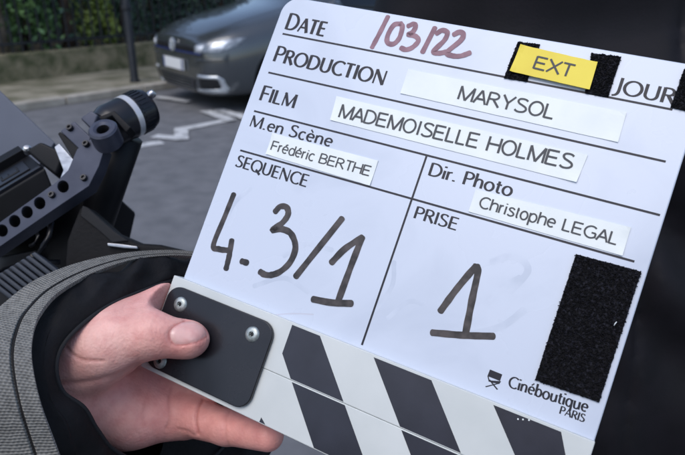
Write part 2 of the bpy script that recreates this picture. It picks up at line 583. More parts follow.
def lift_z(y, z):
    k = 1.17 if y < 1.2 else max(1.0, 1.17 - (y - 1.2) * .13)
    return .14 + (z - .18) * k
verts, faces = [], []
for y, pr in ST:
    pr = [(a, lift_z(y, z)) for a, z in pr]
    full = pr + [(-a, z) for a, z in pr[-2:0:-1]]
    verts += [(a, -y, z) for a, z in full]
m = 14
for i in range(len(ST) - 1):
    for k in range(m):
        k2 = (k + 1) % m
        faces.append((i * m + k, i * m + k2, (i + 1) * m + k2, (i + 1) * m + k))
faces.append(tuple(range(m))[::-1]); faces.append(tuple((len(ST) - 1) * m + k for k in range(m)))
body = pydata('body', verts, faces, M_car, car, world=False)
bm = bmesh.new(); bm.from_mesh(body.data); bmesh.ops.recalc_face_normals(bm, faces=bm.faces); bm.to_mesh(body.data); bm.free()
bake(body, ('SUBSURF', dict(levels=3, render_levels=3)))
bvh0 = BVHTree.FromPolygons([v.co.copy() for v in body.data.vertices], [tuple(p.vertices) for p in body.data.polygons])
# wheel wells
WHEELS = ((0.84, 1), (0.84, -1), (3.46, 1), (3.46, -1))
cv, cf = [], []
for wy, sx in WHEELS:
    b0 = len(cv)
    for xx in (0.62 * sx, 1.1 * sx):
        for k in range(40):
            a = 2 * math.pi * k / 40
            cv.append((xx, -wy + math.cos(a) * .355, .315 + math.sin(a) * .355))
    cf += [tuple(b0 + k for k in range(40))[::-1], tuple(b0 + 40 + k for k in range(40))]
    cf += [(b0 + k, b0 + (k + 1) % 40, b0 + 40 + (k + 1) % 40, b0 + 40 + k) for k in range(40)]
cut = pydata('cutter', cv, cf, M_black, None)
bm = bmesh.new(); bm.from_mesh(cut.data); bmesh.ops.recalc_face_normals(bm, faces=bm.faces); bm.to_mesh(cut.data); bm.free()
bake(body, ('BOOLEAN', dict(operation='DIFFERENCE', solver='EXACT', object=cut)))
bpy.data.objects.remove(cut)
body.data.polygons.foreach_set('use_smooth', [True] * len(body.data.polygons))
try: body.data.set_sharp_from_angle(angle=math.radians(40))
except Exception: pass

def panel(name, poly, mat, parent, mode='front', lift=0.006, thick=0.012, res=0.02, bulge=0.0):
    """panel laid on the body: outline in (x,z) seen from the front, or (y,z) from the side, or (x,y) from above"""
    sgn = 1
    if mode == 'front': org = lambda a, b: (Vector((a, 1, b)), Vector((0, -1, 0)))
    elif mode == 'left': org = lambda a, b: (Vector((2, -a, b)), Vector((-1, 0, 0)))
    elif mode == 'right': org = lambda a, b: (Vector((-2, -a, b)), Vector((1, 0, 0)))
    else: org = lambda a, b: (Vector((a, -b, 3)), Vector((0, 0, -1)))
    if mode == 'front': poly = [(a, lift_z(0, b)) for a, b in poly]
    elif mode != 'top': poly = [(a, lift_z(a, b)) for a, b in poly]
    bm = bmesh.new()
    vs = [bm.verts.new((a, b, 0)) for a, b in poly]
    f = bm.faces.new(vs)
    xs = [a for a, _ in poly]; ys = [b for _, b in poly]
    for ax, lo, hi in ((0, min(xs), max(xs)), (1, min(ys), max(ys))):
        k = max(1, int((hi - lo) / res))
        for i in range(1, k):
            co = [0, 0, 0]; no = [0, 0, 0]
            co[ax] = lo + (hi - lo) * i / k; no[ax] = 1
            bmesh.ops.bisect_plane(bm, geom=bm.verts[:] + bm.edges[:] + bm.faces[:], plane_co=co, plane_no=no)
    for v in bm.verts:
        o, d = org(v.co.x, v.co.y)
        hit, nor, _, _ = bvh0.ray_cast(o, d)
        if hit is None:
            hit, nor, _, _ = bvh0.find_nearest(o + d * 1.2)
        v.co = hit - d * lift
    bmesh.ops.recalc_face_normals(bm, faces=bm.faces)
    d = org(0, 0)[1]
    for f in bm.faces:
        if f.normal.dot(d) > 0: f.normal_flip()
    me = bpy.data.meshes.new(name); bm.to_mesh(me); bm.free()
    o = from_mesh(name, me, mat, parent, True)
    bake(o, ('SOLIDIFY', dict(thickness=thick, offset=-1)))
    return o

panel('grille', [(-.60, .585), (.60, .585), (.60, .635), (.3, .64), (-.3, .64), (-.60, .635)], M_black, car, lift=0.004)
panel('blue_strip', [(-.60, .570), (.60, .570), (.60, .582), (-.60, .582)], M_bluetrim, car, lift=0.009)
panel('lower_grille', [(-.42, .235), (.42, .235), (.47, .36), (-.47, .36)], M_black, car, lift=0.005)
for k in range(4):
    z = .255 + k * .027
    panel('grille_slat', [(-.41, z), (.41, z), (.41, z + .008), (-.41, z + .008)], M_car, car, lift=0.011)
for sx in (1, -1):
    X = lambda pts: [(a * sx, b) for a, b in pts]
    hl = panel('headlight', X([(.50, .585), (.62, .585), (.76, .60), (.828, .655), (.822, .715), (.74, .70), (.60, .665), (.50, .642)]), M_lamp, car, lift=0.008)
    panel('lamp_bowl', X([(.545, .602), (.615, .602), (.63, .65), (.555, .64)]), M_lampwhite, hl, lift=0.014)
    panel('lamp_bowl', X([(.685, .618), (.77, .63), (.79, .695), (.70, .675)]), M_lampwhite, hl, lift=0.014)
    # C-shaped running light round the outer bumper intake
    panel('bumper_intake', X([(.54, .265), (.745, .28), (.745, .39), (.54, .39)]), M_black, car, lift=0.004)
    dr = panel('running_light', X([(.53, .400), (.75, .400), (.78, .37), (.78, .285), (.75, .25), (.45, .235), (.45, .264), (.73, .282), (.75, .305), (.75, .358), (.735, .374), (.53, .374)]), M_silver, car, lift=0.012)
    panel('bumper_crease', X([(.50, .515), (.80, .535), (.80, .548), (.50, .528)]), M_car, car, lift=0.012)
    # mirror
    mr = lathe('door_mirror', (.90 * sx, -1.42, 1.0), (sx, 0.1, 0.1), [(0, 0), (.03, 0), (.03, .03), (.09, .05), (.10, .12), (.07, .17), (0, .18)], M_car, car, seg=16, world=False)
    side = 'left' if sx == 1 else 'right'
    panel('door_window', [(1.52, .98), (2.42, .985), (2.42, 1.33), (2.02, 1.33), (1.62, 1.12)], M_glass, car, side, lift=0.004, res=.08)
    panel('rear_window_side', [(2.50, .985), (3.45, 1.0), (3.30, 1.28), (2.50, 1.34)], M_glass, car, side, lift=0.004, res=.08)
    dh = panel('door_handle', [(2.18, .80), (2.36, .80), (2.36, .825), (2.18, .825)], M_car, car, side, lift=0.03, thick=.02)
    panel('side_skirt', [(1.25, .20), (3.05, .20), (3.05, .27), (1.25, .27)], M_black, car, side, lift=0.008, res=.1)
    panel('door_seam', [(1.28, .30), (1.288, .30), (1.288, .93), (1.28, .93)], M_black, car, side, lift=0.001, thick=.003)
    panel('door_seam', [(2.455, .30), (2.463, .30), (2.463, .95), (2.455, .95)], M_black, car, side, lift=0.001, thick=.003)
    tl = [(4.02, .80), (4.15, .80), (4.13, .92), (4.02, .94)]
    panel('tail_light', tl, material('tail_red', srgb(120, 14, 16), 0.2), car, side, lift=0.006)
panel('windscreen', [(-.56, 1.26), (.56, 1.26), (.50, 1.84), (-.50, 1.84)], M_glass, car, 'top', lift=0.004, res=.06)
panel('bonnet_seam', [(-.62, .13), (-.615, .13), (-.615, 1.1), (-.62, 1.1)], M_black, car, 'top', lift=0.0015, thick=.003)
panel('bonnet_seam', [(.615, .13), (.62, .13), (.62, 1.1), (.615, 1.1)], M_black, car, 'top', lift=0.0015, thick=.003)

# round emblem: ring with two stacked chevrons
em = lathe('emblem', (0, 0.004, .665), (0, 1, 0), [(0, 0), (.068, 0), (.068, .012), (.057, .016), (.055, .010), (0, .010)], M_silver, car, seg=32, world=False)
def strokes_xz(name, segs, w, y0, parent, mat):
    v, f = [], []
    for (x0, z0), (x1, z1) in segs:
        t = Vector((x1 - x0, 0, z1 - z0)).normalized(); nn = Vector((-t.z, 0, t.x)) * w / 2
        a, b = Vector((x0, y0, z0 + .04)), Vector((x1, y0, z1 + .04)); b0 = len(v)
        for q in (a - nn, a + nn, b + nn, b - nn): v.append(q)
        for q in (a - nn, a + nn, b + nn, b - nn): v.append(q - Vector((0, .006, 0)))
        f += [(b0, b0 + 1, b0 + 2, b0 + 3), (b0, b0 + 3, b0 + 7, b0 + 4), (b0 + 1, b0 + 5, b0 + 6, b0 + 2), (b0, b0 + 4, b0 + 5, b0 + 1), (b0 + 3, b0 + 2, b0 + 6, b0 + 7)]
    return pydata(name, v, f, mat, parent, world=False)
strokes_xz('emblem_letters', [((-.024, .669), (0, .634)), ((0, .634), (.024, .669)), ((-.042, .652), (-.020, .588)), ((-.020, .588), (0, .624)), ((0, .624), (.020, .588)), ((.020, .588), (.042, .652))], .009, .019, em, M_chrome)
# number plate
pl = box('number_plate', (0, 0.016, .468), (.52, .014, .112), M_plate, car, .004, world=False)
box('plate_band', (.238, .0245, .468), (.034, .004, .108), M_plateblue, pl, world=False)
box('plate_band', (-.238, .0245, .468), (.034, .004, .108), M_plateblue, pl, world=False)
# wheels
for wy, sx in WHEELS:
    wh = lathe('wheel', (.70 * sx, -wy, .315), (sx, 0, 0), [(.20, 0), (.29, 0), (.313, .03), (.315, .10), (.313, .16), (.29, .188), (.225, .185), (.215, .15), (.205, .06), (0, .06)], M_tyre, car, seg=48, world=False)
    for k in range(5):
        a = k * 2 * math.pi / 5 + .3
        c, s = math.cos(a), math.sin(a)
        pts = [Vector((0, r * c + t * -s, r * s + t * c)) for r, t in ((.02, -.035), (.21, -.028), (.21, .028), (.02, .035))]
        prism('spoke', [Vector((.70 * sx + .15 * sx, -wy, .315)) + q for q in pts], Vector((.03 * sx, 0, 0)), M_rim, wh, .006, world=False)
    lathe('rim', (.70 * sx + .06 * sx, -wy, .315), (sx, 0, 0), [(.20, 0), (.222, .02), (.228, .128), (.218, .13), (.21, .1), (.195, .0)], M_rim, wh, seg=40, world=False)
    lathe('hub', (.70 * sx + .14 * sx, -wy, .315), (sx, 0, 0), [(.05, 0), (.05, .04), (.035, .05), (0, .05)], M_rim, wh, seg=20, world=False)
car.location = G(4.27, -6.0, 0.0) + EN * .05
car.rotation_euler = (0, 0, math.pi - HEAD + math.radians(-13))
# ------------------------------------------------------------------ clapper slate
# pose recovered from the printed lines' vanishing points, scale from a 21 cm wide board
BX = Vector((0.88097706, -0.28102977, 0.38065953)).normalized()
BY = Vector((0.32965434, 0.94177655, -0.06621886)); BY = (BY - BX * BX.dot(BY)).normalized()
BN = BX.cross(BY)
BO = Vector(((427 - CX) / FPX * 0.30, -(200 - CY) / FPX * 0.30, -0.30))
def B(x, y, w=0.0):
    """photograph pixel -> (u, v) on the slate plane raised by w"""
    r = Vector(((x - CX) / FPX, -(y - CY) / FPX, -1.0))
    o = BO + BN * w
    q = r * (o.dot(BN) / r.dot(BN)) - BO
    return Vector((q.dot(BX), q.dot(BY), w))
def BW(u, v, w):
    """slate coordinates -> world"""
    return CL + CR @ (BO + BX * u + BY * v + BN * w)

M_board = material('white_acrylic', srgb(204, 213, 228), 0.28, vary=srgb(186, 196, 212), scale=16, detail=5, distort=1.0, lo=.50, hi=.85, rough_vary=.05, bump=0.015, bump_scale=300)
M_stick = material('painted_stick', srgb(212, 217, 216), 0.42, vary=srgb(202, 208, 207), scale=30, bump=0.04, bump_scale=500)
M_stripe = material('black_stripe_paint', srgb(38, 40, 50), 0.33, vary=srgb(46, 48, 59), scale=60, bump=0.05, bump_scale=900)
M_ink = material('printed_ink', srgb(20, 22, 36), 0.5)
M_plate_blk = material('black_hinge_plate', srgb(27, 28, 33), 0.27, vary=srgb(34, 35, 41), scale=40, rough_vary=.12, bump=0.03, bump_scale=700)
M_screw = material('steel_screw', srgb(190, 198, 196), 0.45, metal=0.75, vary=srgb(150, 158, 156), scale=500, bump=.1, bump_scale=900)
M_socket = material('screw_socket', srgb(52, 54, 54), 0.5, metal=0.8)
M_label = material('paper_label', srgb(234, 240, 238), 0.5, vary=srgb(226, 233, 233), scale=60, bump=0.03, bump_scale=300)
M_label_txt = material('label_ink', srgb(72, 74, 78), 0.6)
M_yellow = material('yellow_label', srgb(232, 212, 66), 0.45, vary=srgb(226, 204, 58), scale=50)
M_marker = material('black_marker', srgb(72, 66, 66), 0.45, vary=srgb(30, 28, 31), scale=170, detail=4, lo=.38, hi=.60)
M_marker_red = material('faded_red_marker', srgb(146, 110, 122), 0.45, vary=srgb(118, 82, 98), scale=140, detail=3)
M_velcro = material('hook_and_loop', srgb(12, 12, 16), 0.9, vary=srgb(46, 47, 58), scale=800, detail=4, spec=.3, lo=.5, hi=.78)
M_smudge = material('marker_ghost', srgb(198, 201, 214), 0.35)
M_ghost = material('wiped_marker', srgb(190, 200, 216), 0.35, vary=srgb(203, 212, 227), scale=60, lo=.4, hi=.6)

slate = empty('clapper_slate', (0, 0, 0), 'white film clapper slate with handwritten scene numbers, held upside down in a hand', 'clapperboard')
slate.matrix_world = Matrix.Translation(CL + CR @ BO) @ (CR @ Matrix((BX, BY, BN)).transposed()).to_4x4()
SU0, SU1, SV0, SV1 = -0.1121, 0.0984, -0.0900, 0.0868

def rounded(u0, u1, v0, v1, rs, seg=10):
    """counter-clockwise outline; rs = radii at (u0,v0),(u1,v0),(u1,v1),(u0,v1)"""
    out = []
    for (cu, cv, r, a0) in ((u0 + rs[0], v0 + rs[0], rs[0], 180), (u1 - rs[1], v0 + rs[1], rs[1], 270), (u1 - rs[2], v1 - rs[2], rs[2], 0), (u0 + rs[3], v1 - rs[3], rs[3], 90)):
        n = seg if r > 1e-4 else 0
        for k in range(n + 1):
            a = math.radians(a0 + 90 * k / max(n, 1))
            out.append((cu + r * math.cos(a), cv + r * math.sin(a)))
    return out

def slab(name, outline, w0, w1, mat, parent, bev=0.0):
    return prism(name, [Vector((a, b, w0)) for a, b in outline], Vector((0, 0, w1 - w0)), mat, parent, bev, world=False, seg=3)

board = slab('board', rounded(SU0, SU1, SV0, SV1, (0, 0, .0095, .0095)), -0.0045, 0.0, M_board, slate, 0.0007)
WS = 0.0032                                  # the sticks stand this much proud of the board
vst, vdv, vsb = B(174, 275, WS).y, 0.5 * (B(264, 369.2, WS).y + B(400, 427, WS).y), B(200, 394.8, WS).y
usl = B(174, 275, WS).x
upper = slab('upper_stick', [(usl, vdv + .00004), (SU1 + .0002, vdv + .00004), (SU1 + .0002, vst), (usl, vst)], -0.0085, WS, M_stick, slate, 0.0005)
lower = slab('lower_stick', [(usl - .0002, vsb), (SU1 + .0006, vsb), (SU1 + .0006, vdv - .00004), (usl - .0002, vdv - .00004)], -0.0085, WS - .0001, M_stick, slate, 0.0005)

def flat(name, pts, w, mat, parent):
    return pydata(name, [(a, b, w) for a, b in pts], [tuple(range(len(pts)))], mat, parent, world=False)

# stripes: one slant for all, clipped to each stick
top_i, bot_i = vst - .0013, vdv + .0006
def stripe(stick, ua, ub, slope, v1, v0, ucut=None):
    """parallelogram from (ua..ub) at v1 down to v0; slope = du per unit of falling v"""
    q = [(ua, v1), (ub, v1), (ub + slope * (v1 - v0), v0), (ua + slope * (v1 - v0), v0)]
    if ucut is not None:
        out = []
        for i in range(4):
            a, b = q[i], q[(i + 1) % 4]
            if a[0] >= ucut: out.append(a)
            if (a[0] - ucut) * (b[0] - ucut) < 0:
                t = (ucut - a[0]) / (b[0] - a[0]); out.append((ucut, a[1] + t * (b[1] - a[1])))
        q = out
    q = [(min(a, SU1 - .0004), b) for a, b in q]
    if len(q) >= 3:
        slab('stripe', q[::-1], WS - .0002, WS + .00008, M_stripe, stick)
e0 = B(372.7, 354.6, WS); e1 = B(400, 426.4, WS)
slope = (e1.x - e0.x) / (e0.y - e1.y)
at_v = lambda p, v: p.x + slope * (p.y - v)
r1 = B(318.7, 332.3, WS); l1 = B(291, 379.4, WS); r2 = B(429.9, 376.4, WS); l3 = B(492.3, 402.5, WS); r3 = B(559.7, 428.7, WS)
ucut = B(282.5, 352.7, WS).x
per = at_v(l3, top_i) - at_v(e0, top_i)
wid = at_v(r2, top_i) - at_v(e0, top_i)
starts = [at_v(l1, top_i), at_v(e0, top_i), at_v(l3, top_i)]
ends = [at_v(r1, top_i), at_v(r2, top_i), at_v(r3, top_i)]
for a, b in zip(starts, ends):
    stripe(upper, a, b, slope, top_i, bot_i, ucut)
lt, lb = vdv - .0006, vsb + .0006
sh = slope * (top_i - lt)
for a, b in zip(starts, ends):
    stripe(lower, a + sh, b + sh, slope, lt, lb, ucut)
tp = B(261.3, 417.3, WS)
flat('stripe', [(B(258.3, 424.8, WS).x, lb), (B(264.4, 427, WS).x, lb), (tp.x, tp.y)], WS + .00008, M_stripe, lower)
for x, y in ((518, 419), (523, 419.4), (529, 420)):
    c = B(x, y, WS)
    lathe('dot', (c.x, c.y, WS + .00009), (0, 0, 1), [(.00036, 0), (.00036, .00006), (0, .00006)], M_label, upper, seg=10, world=False)

# printed rules
def rule(a, b, wd=0.00098, w=0.00006):
    a, b = B(*a), B(*b)
    t = (b - a).normalized(); n = Vector((-t.y, t.x, 0)) * wd / 2
    flat('printed_rule', [((p).x, (p).y) for p in (a - n, b - n, b + n, a + n)], w, M_ink, board)
rule((282.6, 33.8), (672.5, 109.7)); rule((268.4, 72.5), (665.7, 161.7)); rule((254.1, 111), (660, 215.2))
rule((240.2, 150.3), (634.4, 261.6)); rule((426.5, 156.4), (361.9, 345), w=0.00009)

# ---- lettering drawn stroke by stroke
def arc(cx, cy, rx, ry, a0, a1, n=14):
    return [(cx + rx * math.cos(math.radians(a0 + (a1 - a0) * k / n)), cy + ry * math.sin(math.radians(a0 + (a1 - a0) * k / n))) for k in range(n + 1)]
def spl(pts, n=6): return [tuple(p) for p in catmull(pts, n)]
THK, THN = 1.0, 0.5        # factors for forced thick / thin strokes; None = by direction
def glyphs():
    g = {}
    g['A'] = (.70, [([(.03, 0), (.35, .98)], THN), ([(.35, .98), (.67, 0)], THK), ([(.15, .33), (.56, .33)], THN)])
    g['B'] = (.62, [([(.09, 0), (.09, 1)], THK), ([(.09, .97), (.3, .97)] + arc(.32, .75, .21, .22, 90, -90)[1:] + [(.09, .53)], None), ([(.09, .53), (.34, .53)] + arc(.34, .28, .24, .25, 90, -90)[1:] + [(.09, .03)], None)])
    g['C'] = (.74, [(arc(.46, .5, .40, .48, 48, 312, 20), None)])
    g['D'] = (.78, [([(.09, 0), (.09, 1)], THK), ([(.09, .97), (.28, .97)] + arc(.30, .5, .41, .47, 90, -90, 18)[1:] + [(.09, .03)], None)])
    g['E'] = (.56, [([(.09, 0), (.09, 1)], THK), ([(.09, .96), (.52, .96)], THN), ([(.09, .52), (.48, .52)], THN), ([(.09, .04), (.54, .04)], THN)])
    g['F'] = (.52, [([(.09, 0), (.09, 1)], THK), ([(.09, .96), (.52, .96)], THN), ([(.09, .50), (.47, .50)], THN)])
    g['G'] = (.80, [(arc(.46, .5, .40, .48, 48, 318, 20), None), ([(.50, .46), (.76, .46)], THN), ([(.76, .46), (.76, .08)], THK)])
    g['H'] = (.74, [([(.09, 0), (.09, 1)], THK), ([(.65, 0), (.65, 1)], THK), ([(.09, .52), (.65, .52)], THN)])
    g['I'] = (.20, [([(.10, 0), (.10, 1)], THK)])
    g['J'] = (.34, [(spl([(.24, 1), (.24, .5), (.23, .1), (.15, -.08), (0, -.16)]), None)])
    g['L'] = (.52, [([(.09, 0), (.09, 1)], THK), ([(.09, .04), (.51, .04)], THN)])
    g['M'] = (.92, [([(.10, 0), (.12, 1)], THN), ([(.12, .97), (.46, .05)], THK), ([(.46, .05), (.79, .97)], THN), ([(.80, 1), (.83, 0)], THK)])
    g['N'] = (.78, [([(.10, 0), (.10, 1)], THN), ([(.10, .97), (.68, .03)], THK), ([(.68, 0), (.68, 1)], THN)])
    g['O'] = (.88, [(arc(.44, .5, .39, .48, 0, 360, 30), None)])
    g['P'] = (.58, [([(.09, 0), (.09, 1)], THK), ([(.09, .97), (.28, .97)] + arc(.29, .725, .24, .245, 90, -90)[1:] + [(.09, .48)], None)])
    g['Q'] = (.88, [(arc(.44, .5, .39, .48, 0, 360, 30), None), ([(.46, .22), (.86, -.12)], THK)])
    g['R'] = (.63, [([(.09, 0), (.09, 1)], THK), ([(.09, .97), (.28, .97)] + arc(.29, .74, .22, .23, 90, -90)[1:] + [(.09, .51)], None), ([(.30, .50), (.60, 0)], THK)])
    g['S'] = (.58, [(spl([(.50, .86), (.42, .94), (.30, .97), (.16, .93), (.10, .78), (.17, .62), (.32, .52), (.47, .40), (.51, .24), (.43, .09), (.27, .03), (.13, .06), (.05, .15)]), None)])
    g['T'] = (.60, [([(.30, 0), (.30, 1)], THK), ([(.02, .96), (.58, .96)], THN)])
    g['U'] = (.74, [([(.09, 1), (.09, .38)] + arc(.36, .32, .27, .29, 180, 360)[0:] + [(.63, 1)], None)])
    g['X'] = (.66, [([(.04, 1), (.62, 0)], THK), ([(.04, 0), (.61, 1)], THN)])
    g['Y'] = (.64, [([(.02, 1), (.32, .46)], THK), ([(.62, 1), (.32, .46)], THN), ([(.32, .46), (.32, 0)], THK)])
    x = .66
    g['a'] = (.52, [(spl([(.06, .56), (.16, .64), (.30, .64), (.39, .54), (.39, 0)]), None), (arc(.24, .20, .18, .18, 0, 360), None)])
    g['b'] = (.56, [([(.08, 0), (.08, 1.05)], THK), (arc(.29, .32, .21, .32, 0, 360, 22), None)])
    g['c'] = (.48, [(arc(.29, .32, .22, .32, 50, 310), None)])
    g['d'] = (.56, [([(.48, 0), (.48, 1.05)], THK), (arc(.27, .32, .21, .32, 0, 360, 22), None)])
    g['e'] = (.54, [([(.08, .35), (.49, .35)] + arc(.285, .33, .21, .31, 0, 310, 20)[1:], None)])
    for k, d in (('é', 1), ('è', -1)):
        g[k] = (.54, g['e'][1] + [([(.285 - .07 * d, .76), (.285 + .10 * d, .98)], THN)])
    g['f'] = (.32, [(spl([(.32, 1.02), (.22, 1.02), (.15, .9), (.15, .5), (.15, 0)]), None), ([(.02, .62), (.30, .62)], THN)])
    g['h'] = (.55, [([(.08, 0), (.08, 1.05)], THK), (spl([(.08, .44), (.18, .60), (.31, .64), (.42, .58), (.46, .42), (.46, 0)]), None)])
    g['i'] = (.18, [([(.09, 0), (.09, .64)], THK), ([(.09, .86), (.09, .98)], THK)])
    g['n'] = (.55, [([(.08, 0), (.08, .65)], THK), (spl([(.08, .44), (.18, .60), (.31, .64), (.42, .58), (.46, .42), (.46, 0)]), None)])
    g['o'] = (.58, [(arc(.29, .32, .235, .32, 0, 360, 24), None)])
    g['p'] = (.56, [([(.08, -.32), (.08, .65)], THK), (arc(.29, .32, .21, .32, 0, 360, 22), None)])
    g['q'] = (.56, [([(.48, -.32), (.48, .65)], THK), (arc(.27, .32, .21, .32, 0, 360, 22), None)])
    g['r'] = (.34, [([(.08, 0), (.08, .65)], THK), (spl([(.08, .42), (.17, .58), (.32, .63)]), THN)])
    g['s'] = (.44, [(spl([(.38, .54), (.30, .62), (.20, .64), (.10, .58), (.09, .47), (.18, .38), (.30, .31), (.38, .20), (.34, .07), (.22, .01), (.10, .03), (.04, .10)]), None)])
    g['t'] = (.34, [(spl([(.15, .86), (.15, .5), (.15, .14), (.21, .03), (.33, .03)]), None), ([(.02, .62), (.32, .62)], THN)])
    g['u'] = (.55, [(spl([(.08, .65), (.08, .24), (.13, .06), (.25, .01), (.38, .08), (.46, .22)]), None), ([(.46, 0), (.46, .65)], THK)])
    g['.'] = (.22, [([(.10, .0), (.10, .11)], THK)])
    g[' '] = (.30, [])
    return g
GL = glyphs()

HELV = dict(A=.93, B=.93, C=1.0, D=1.0, E=.93, F=.85, G=1.08, H=1.0, I=.39, L=.77, M=1.16, O=1.08, P=.93, R=1.0, S=.93, T=.85, X=.93, Y=.93)
HELV.update({c: .77 for c in 'abdeéèhnopqu'}); HELV.update(c=.69, s=.69, t=.39, i=.31, r=.46, f=.39); HELV[' '] = .52
def lettering(name, text, bl, br, tl, mat, parent, w, thick=.185, thin=.10, small=None, track=.05, cap=None, grot=False):
    """text from pixel bl to pixel br on the baseline, cap top at pixel tl; small = scale of all but first letters"""
    a, b, t = B(*bl, w), B(*br, w), B(*tl, w)
    ex = (b - a); L = ex.length; ex = ex / L
    ey = Vector((-ex.y, ex.x, 0))
    H = (t - a).dot(ey) if cap is None else cap
    adv, items = 0.0, []
    for i, ch in enumerate(text):
        k = small if (small and i > 0 and ch != ' ') else 1.0
        wdt, st = GL[ch]
        if grot and ch != ' ':
            if ch == 'M': st = [([(.12, 0), (.12, 1)], THK), ([(.12, 1), (.46, .0)], THK), ([(.46, .0), (.80, 1)], THK), ([(.80, 0), (.80, 1)], THK)]
            if ch == 'A': st = [(q_, THK) for q_, _ in st]
            xs_ = [q_[0] for pts_, _ in st for q_ in pts_]; x0_, x1_ = min(xs_), max(xs_)
            tgt = HELV[ch] - .19 if ch not in 'AYTX' else HELV[ch] - .09
            kx = tgt / (x1_ - x0_) if x1_ - x0_ > .05 else 1.0
            lowc = ch.islower()
            ym = (lambda v: v * 1.11 if v <= .67 else .744 + (v - .67) * .70) if lowc else (lambda v: v)
            off_ = (HELV[ch] - (x1_ - x0_) * kx) / 2
            st = [([((q_[0] - x0_) * kx + off_, ym(q_[1])) for q_ in pts_], f_) for pts_, f_ in st]
            wdt = HELV[ch]
        elif grot: wdt = HELV[' ']
        items.append((adv, k, st)); adv += wdt * k + track
    adv -= track
    sx = L / adv
    V, F = [], []
    lev = 0
    for x0, k, st in items:
        for pts, force in st:
            q = [Vector(((x0 + px * k) * sx, py * k * H, 0)) for px, py in pts]
            n = len(q)
            b0 = len(V)
            lev = (lev + 1) % 6
            for i in range(n):
                d = (q[min(i + 1, n - 1)] - q[max(i - 1, 0)])
                if n > 3 and (q[0] - q[-1]).length < 1e-6 and i in (0, n - 1): d = q[1] - q[-2]
                d.normalize()
                if force is THK: wd = thick
                elif force is THN: wd = thin
                else: wd = thin + (thick - thin) * abs(d.y) ** 1.3
                if n == 2: wd *= 1.06
                nn = Vector((-d.y, d.x, 0)) * wd * H * .5
                for s in (q[i] + nn, q[i] - nn):
                    c = a + ex * s.x + ey * s.y
                    V.append((c.x, c.y, w + lev * 8e-6))
            F += [(b0 + 2 * i, b0 + 2 * i + 1, b0 + 2 * i + 3, b0 + 2 * i + 2) for i in range(n - 1)]
    return pydata(name, V, F, mat, parent, world=False)

W0 = 0.00005
def heading(*a, **k): return lettering('printed_heading', *a, M_ink, board, W0, **k)
heading('DATE', (284.4, 29.0), (323.5, 36.6), (290.2, 13.0), small=.86)
heading('PRODUCTION', (272.4, 61.0), (383.5, 85.6), (277.6, 45.6), small=.86)
heading('FILM', (258.6, 99.9), (294.0, 108.4), (263.0, 85.0), small=.88)
heading('M.en Scène', (248.6, 126.0), (331.0, 147.0), (253.0, 115.0), thick=.195, thin=.115)
heading('SEQUENCE', (234.6, 166.1), (306, 187.2), (238.4, 154.8), thick=.195, thin=.105)
heading('Dir. Photo', (427.6, 175), (511, 196.5), (431.6, 162.5), thick=.195, thin=.115)
heading('PRISE', (413, 217.8), (456, 230.6), (416.8, 206), thick=.195, thin=.105)
heading('JOUR', (612.3, 92.6), (673.5, 104.6), (617.8, 77.0), small=.92)
heading('Cinéboutique', (507.6, 386.8), (587, 412.3), (510.4, 375.8), thick=.18, thin=.11)
heading('PARIS', (559, 413.4), (584, 422.4), (561.6, 406.0), thick=.195, thin=.115)
# folding chair emblem beside the maker's name
def px_poly(name, pts, mat, parent, w=W0):
    return flat(name, [tuple(B(x, y, w).xy) for x, y in pts], w, mat, parent)
lg = px_poly('chair_emblem', [(487.4, 376.0), (490.0, 369.4), (502.3, 374.4), (500.0, 381.0)], M_ink, board)
for pts in ([(487.4, 376), (488.6, 376.4), (489.6, 380.4), (500, 381), (501, 381.4), (499.2, 384.0), (492, 382.6), (488.6, 381.4)],
            [(488.8, 380), (490, 379.4), (498.0, 389.2), (496.8, 389.8)], [(498.4, 383), (499.6, 383.6), (486, 387.2), (485.2, 386.2)]):
    px_poly('chair_leg_mark', pts, M_ink, lg, W0 + 1e-5 * random.uniform(.5, 3))

# ---- paper labels
def label(corners, mat, parent, w0, th, bend=0.0):
    uv = [B(x, y, w0) for x, y in corners]                     # TL TR BR BL
    nx, ny = 30, 7
    V = []
    cl_ = rng.uniform(.2, 1.0, 4)
    for lay in (0, 1):
        for j in range(ny + 1):
            for i in range(nx + 1):
                s, t = i / nx, j / ny
                q = uv[0].lerp(uv[1], s).lerp(uv[3].lerp(uv[2], s), t)
                q = q + Vector((noise.noise(Vector((s * 9, t * 40, w0 * 1e4))) * .00012 * (t in (0.0, 1.0)), noise.noise(Vector((s * 14, t * 9, uv[0].x * 90))) * .00012, 0))
                lift = sum(c * .0007 * max(0, 1 - math.hypot((s - a) * 11, (t - b) * 2.2)) ** 1.6 for c, (a, b) in zip(cl_, ((0, 0), (1, 0), (1, 1), (0, 1))))
                lift += .00005 * (noise.noise(Vector((s * 8, t * 2.5, uv[0].y * 50))) + 1)
                V.append((q.x, q.y, w0 + lift + th * lay))
    k = nx + 1; m_ = k * (ny + 1); F = []
    for j in range(ny):
        for i in range(nx):
            a = j * k + i
            F += [(a, a + 1, a + k + 1, a + k), (m_ + a, m_ + a + k, m_ + a + k + 1, m_ + a + 1)]
    rimv = [i for i in range(k)] + [j * k + nx for j in range(1, ny + 1)] + [ny * k + i for i in range(nx - 1, -1, -1)] + [j * k for j in range(ny - 1, 0, -1)]
    F += [(a, rimv[(i + 1) % len(rimv)], rimv[(i + 1) % len(rimv)] + m_, a + m_)[::-1] for i, a in enumerate(rimv)]
    return pydata('name_label' if mat is M_label else 'shot_label', V, F, mat, parent, world=False)
LT = .00022
lw = W0 + LT + .00026
def text_on(lb, txt, bl, br, tl, **k):
    return lettering('label_text', txt, bl, br, tl, M_label_txt, lb, k.pop('w', lw), **{**dict(thick=.142, thin=.126, track=.0, grot=True), **k})
